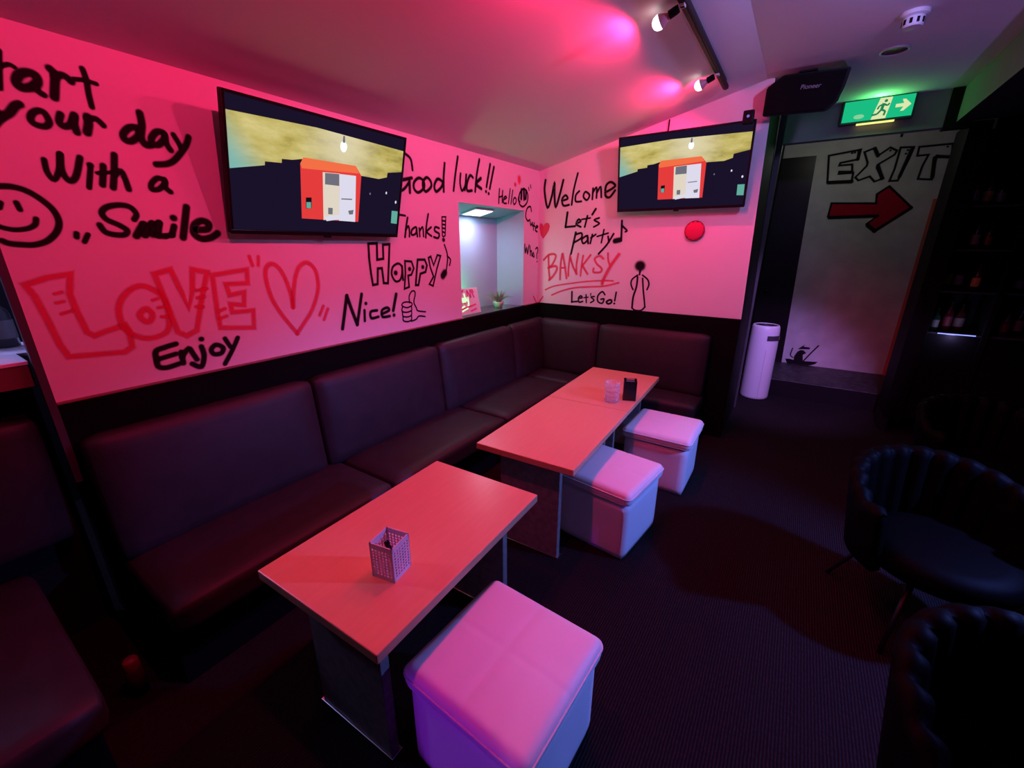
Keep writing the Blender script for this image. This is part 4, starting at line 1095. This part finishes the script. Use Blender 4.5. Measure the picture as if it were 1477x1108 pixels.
# local: y along the card, x out of it
def cput(name, bm, m, par):
    bmesh.ops.transform(bm, matrix=cm, verts=bm.verts)
    return new_obj(name, bm, m, par)
bm = B(); box(bm, -0.012, 0.0, -0.115, 0.20, 0.004, 0.235, 0, 0.002)
board = cput('board', bm, mat('white_card', (0.8, 0.8, 0.8), 0.5), cd)
pink = mat('pink_ink', (0.75, 0.03, 0.22), 0.5)
bm = B()
def cstroke(bm, pts, w, x=0.0012):
    for a, b in zip(pts[:-1], pts[1:]):
        dx, dz = b[0]-a[0], b[1]-a[1]; l = math.hypot(dx, dz); nx, nz = -dz/l*w/2, dx/l*w/2
        prism(bm, [(0.0002, a[0]+nx, a[1]+nz), (0.0002, b[0]+nx, b[1]+nz), (0.0002, b[0]-nx, b[1]-nz), (0.0002, a[0]-nx, a[1]-nz)], (x, 0, 0))
for st in ([(0.04, 0.14), (0.045, 0.22)], [(0.045, 0.22), (0.085, 0.15)], [(0.085, 0.15), (0.09, 0.225)], [(0.10, 0.22), (0.135, 0.145)], [(0.12, 0.225), (0.135, 0.19)], [(-0.10, 0.20), (-0.06, 0.225)], [(-0.04, 0.20), (0.0, 0.23)], [(-0.08, 0.055), (0.14, 0.085)], [(0.05, 0.03), (0.14, 0.045)], [(-0.02, 0.105), (0.0, 0.115)]):
    cstroke(bm, st, 0.013)
cput('pink_marks', bm, pink, board)
neon = emis('neon_green', (0.55, 1.0, 0.50), 1.3)
bm = B()
for st in ([(-0.105, 0.11), (-0.088, 0.19), (-0.072, 0.11)], [(-0.10, 0.145), (-0.076, 0.145)], [(-0.06, 0.115), (-0.06, 0.155), (-0.04, 0.155), (-0.037, 0.115)], [(-0.002, 0.195), (0.0, 0.118), (-0.022, 0.120), (-0.022, 0.15), (0.0, 0.152)], [(0.015, 0.155), (0.02, 0.125), (0.038, 0.125)], [(0.042, 0.16), (0.036, 0.085), (0.02, 0.085)], [(-0.11, 0.06), (-0.02, 0.082)], [(-0.09, 0.035), (0.02, 0.06)]):
    cstroke(bm, st, 0.011, 0.004)
cput('neon_lettering', bm, neon, board)
lamp('neon_card_light', (-0.19, -1.17, 1.30), (0.03, 1.0, 0.25), 4.0, 0.04)

pp = thing('potted_plant', 'small spiky plant in a white pot on the niche sill', 'plant', (-0.12, -0.58, WZ+0.001))
bm = B(); lathe(bm, [(0, 0), (0.035, 0), (0.055, 0.05), (0.060, 0.06), (0.055, 0.06), (0.048, 0.045), (0, 0.045)], 24)
new_obj('pot', bm, mat('white_pot', (0.75, 0.72, 0.72), 0.4), pp, smooth=True)
bm = B(); lathe(bm, [(0.050, 0.047), (0, 0.052)], 16)
new_obj('soil', bm, mat('soil', (0.03, 0.02, 0.015), 0.9), pp, smooth=True)
bm = B(); bm2 = B()
for k in range(64):
    a = random.uniform(0, 2*math.pi); ln = random.uniform(0.09, 0.17); tilt_ = random.uniform(0.15, 1.15)
    dx, dy = math.cos(a), math.sin(a)
    pts = []
    for j in range(5):
        s = j/4*ln
        bend = tilt_*(0.5+0.6*j/4)
        pts.append((dx*(0.012+s*math.sin(bend)), dy*(0.012+s*math.sin(bend)), 0.05+s*math.cos(bend)))
    tube(bm if k % 4 else bm2, pts, [0.0035, 0.0038, 0.003, 0.002, 0.0006], 4)
new_obj('leaves', bm, mat('grey_green_leaf', (0.16, 0.26, 0.15), 0.5), pp, smooth=True)
lp = new_obj('pink_leaves', bm2, mat('pink_leaf', (0.45, 0.10, 0.25), 0.5), pp, smooth=True)
lp['label'] = 'pink tinted leaf blades'

# ---------------------------------------------------------------- air purifier
ap = thing('air_purifier', 'tall white rounded air purifier standing by the wall end', 'air purifier', (2.178, 1.50, 0.0), 0.35)
APR = 0.152
bm = B(); lathe(bm, [(0, 0.0), (APR*0.93, 0.0), (APR*0.985, 0.008), (APR, 0.03), (APR*0.985, 0.62), (APR*0.955, 0.80), (APR*0.92, 0.845), (APR*0.86, 0.865), (APR*0.80, 0.868), (APR*0.78, 0.860)], 48)
new_obj('shell', bm, purifier_white, ap, smooth=True)
bm = B(); lathe(bm, [(APR*0.785, 0.861), (APR*0.5, 0.856), (0, 0.854)], 48)
for k in range(5):
    r = APR*(0.15+0.13*k)
    tube(bm, [(r*math.cos(a), r*math.sin(a), 0.861) for a in [2*math.pi*q/32 for q in range(33)]], 0.003, 6, cap=False)
new_obj('top_grille', bm, mat('grey_grille', (0.045, 0.045, 0.055), 0.5), ap, smooth=True)
def strip(z0, z1, a0, a1, m, nm, n=14, k=1.004):
    bm = B()
    for i in range(n):
        t0, t1 = a0+(a1-a0)*i/n, a0+(a1-a0)*(i+1)/n
        r = APR*k
        poly(bm, [(r*math.cos(t0), r*math.sin(t0), z0), (r*math.cos(t1), r*math.sin(t1), z0), (r*math.cos(t1), r*math.sin(t1), z1), (r*math.cos(t0), r*math.sin(t0), z1)])
    return new_obj(nm, bm, m, ap, smooth=True)
strip(0.705, 0.76, math.radians(-95), math.radians(-20), mat('dark_display', (0.06, 0.055, 0.07), 0.2), 'display')
strip(0.02, 0.60, math.radians(-92), math.radians(-91), mat('shell_seam', (0.35, 0.35, 0.38), 0.5), 'seam', 2)

# ---------------------------------------------------------------- back bar with bottles
bar = thing('back_bar', 'tall black bottle shelving unit beyond the passage opening', 'shelf unit', (4.2, 1.25, 0.18))
def bpart(name, boxes, m, parent=None):
    bm = B()
    for b in boxes: box(bm, *b, 0, 0.002)
    return part(name, bm, m, bar, False)
bpart('side_panel', [(3.30, 3.43, 1.0, 1.40, 0.18, 2.65)], dark_wood)
bpart('divider', [(3.775, 3.815, 1.02, 1.38, 0.18, 2.65)], dark_wood)
bpart('divider', [(4.30, 4.34, 1.02, 1.38, 0.18, 2.65)], dark_wood)
bpart('back_panel', [(3.43, 5.1, 1.38, 1.40, 0.18, 2.65)], mat('dark_mirror', (0.02, 0.02, 0.025), 0.15, 0.3))
bpart('base_cabinet', [(3.43, 3.775, 1.03, 1.38, 0.18, 0.985), (3.815, 4.30, 1.03, 1.38, 0.18, 0.985), (4.34, 5.1, 1.03, 1.38, 0.18, 0.985)], dark_wood)
shelf_z = [1.0, 1.36, 1.70, 2.04]
for z in shelf_z:
    bpart('shelf', [(3.43, 3.775, 1.03, 1.38, z-0.015, z), (3.815, 4.30, 1.03, 1.38, z-0.015, z)], mat('dark_shelf', (0.03, 0.03, 0.035), 0.25))
bpart('foot', [(3.30, 3.36, 1.05, 1.35, 0.0, 0.18)], black_metal)
bpart('foot', [(4.9, 4.96, 1.05, 1.35, 0.0, 0.18)], black_metal)
led = emis('blue_led', (0.25, 0.30, 1.0), 1.6)
bm = B(); box(bm, 3.50, 3.74, 1.024, 1.029, 0.990, 0.998)
o = part('led_strip', bm, led, bar, False); o['label'] = 'blue lit edge strip'
lamp('led_strip_light', (3.60, 0.97, 0.975), (0.46, 0.40, 1.0), 1.5, 0.03)
n = 0
wd = ['lowest', 'second', 'third', 'highest']
for si, z in enumerate(shelf_z):
    x = 3.485; k = 0
    while x < 4.22:
        if not (3.73 < x < 3.86):
            g = (n*3+si) % 5; l = (n*2+si) % 4
            h = 0.20+0.09*((n*37) % 10)/10
            bottle((x, 1.15+0.05*((n*13) % 3), z+0.0005), h, 0.030+0.006*((n*7) % 3)/2, glass_mats[g], label_mats[l],
                   '%s bottle with %s label, %s from the passage end of the %s back bar shelf' % (kinds[g], labs[l], seq[k], wd[si]), 'bottles on the back bar')
            k += 1; n += 1
        x += 0.088

# ---------------------------------------------------------------- tub chairs
def make_chair(label, loc, rz):
    t = thing('tub_chair', label, 'chair', loc, rz, 'black channel-back tub chairs')
    # local: faces -y, back towards +y
    R, z0, z1 = 0.32, 0.40, 0.74
    ribs = 14
    a0, a1 = math.radians(-22), math.radians(202)
    bm = B()
    NA, NZ = ribs*6, 10
    grid_in, grid_out = [], []
    def top(a):
        return z0+(z1-z0)*(0.62+0.38*max(0, math.sin(a))**0.6 if math.sin(a) > 0 else 0.62)
    for i in range(NA+1):
        f = i/NA
        a = a0+(a1-a0)*f
        ri = abs(math.sin(f*ribs*math.pi))
        ci, co = [], []
        for j in range(NZ+1):
            s = j/NZ
            zt = top(a)
            z = z0-0.08+(zt-z0+0.08)*s
            fl = R*(0.90+0.16*s)
            ci.append(bm.verts.new((math.cos(a)*(fl-0.02-0.022*ri), math.sin(a)*(fl-0.02-0.022*ri), z+0.018*ri*s)))
            co.append(bm.verts.new((math.cos(a)*(fl+0.03), math.sin(a)*(fl+0.03), z+0.010*ri*s)))
        grid_in.append(ci); grid_out.append(co)
    for i in range(NA):
        for j in range(NZ):
            bm.faces.new((grid_in[i][j], grid_in[i][j+1], grid_in[i+1][j+1], grid_in[i+1][j]))
            bm.faces.new((grid_out[i][j], grid_out[i+1][j], grid_out[i+1][j+1], grid_out[i][j+1]))
    # padded rim
    mids = []
    for i in range(NA+1):
        a = grid_in[i][NZ].co; b = grid_out[i][NZ].co
        mids.append(bm.verts.new((a+b)/2+Vector((0, 0, 0.020))))
    for i in range(NA):
        bm.faces.new((grid_in[i][NZ], mids[i], mids[i+1], grid_in[i+1][NZ]))
        bm.faces.new((mids[i], grid_out[i][NZ], grid_out[i+1][NZ], mids[i+1]))
        bm.faces.new((grid_in[i][0], grid_in[i+1][0], grid_out[i+1][0], grid_out[i][0]))
    for i in (0, NA):
        for j in range(NZ):
            bm.faces.new((grid_in[i][j], grid_out[i][j], grid_out[i][j+1], grid_in[i][j+1]))
    bmesh.ops.recalc_face_normals(bm, faces=bm.faces)
    new_obj('backrest', bm, velvet, t, smooth=True)
    bm = B()
    lathe(bm, [(0, 0.335), (0.25, 0.335), (0.275, 0.35), (0.28, 0.40), (0.262, 0.438), (0.20, 0.45), (0, 0.455)], 36, (0, -0.02, 0))
    new_obj('seat', bm, velvet, t, smooth=True)
    bm = B(); lathe(bm, [(0, 0.305), (0.22, 0.305), (0.22, 0.334), (0, 0.334)], 28)
    new_obj('seat_frame', bm, black_metal, t)
    for sx in (-1, 1):
        for sy in (-1, 1):
            bm = B(); tube(bm, [(sx*0.15, sy*0.15, 0.306), (sx*0.25, sy*0.25, 0.0)], [0.013, 0.009], 10)
            new_obj('leg', bm, black_metal, t, smooth=True)
    return t
ch1 = make_chair('black channel-back tub chair, second in the line of three counted from the back bar', (3.12, -1.72, 0), 0.35)
def chair_copy(label, loc, rz):
    c = copy_tree(ch1); c.location = loc; c.rotation_euler = (0, 0, rz); c['label'] = label
    return c
chair_copy('black channel-back tub chair, first in the line of three counted from the back bar', (3.56, -0.50, 0), 0.35)
chair_copy('black channel-back tub chair, third in the line of three counted from the back bar', (3.12, -2.93, 0), 0.45)
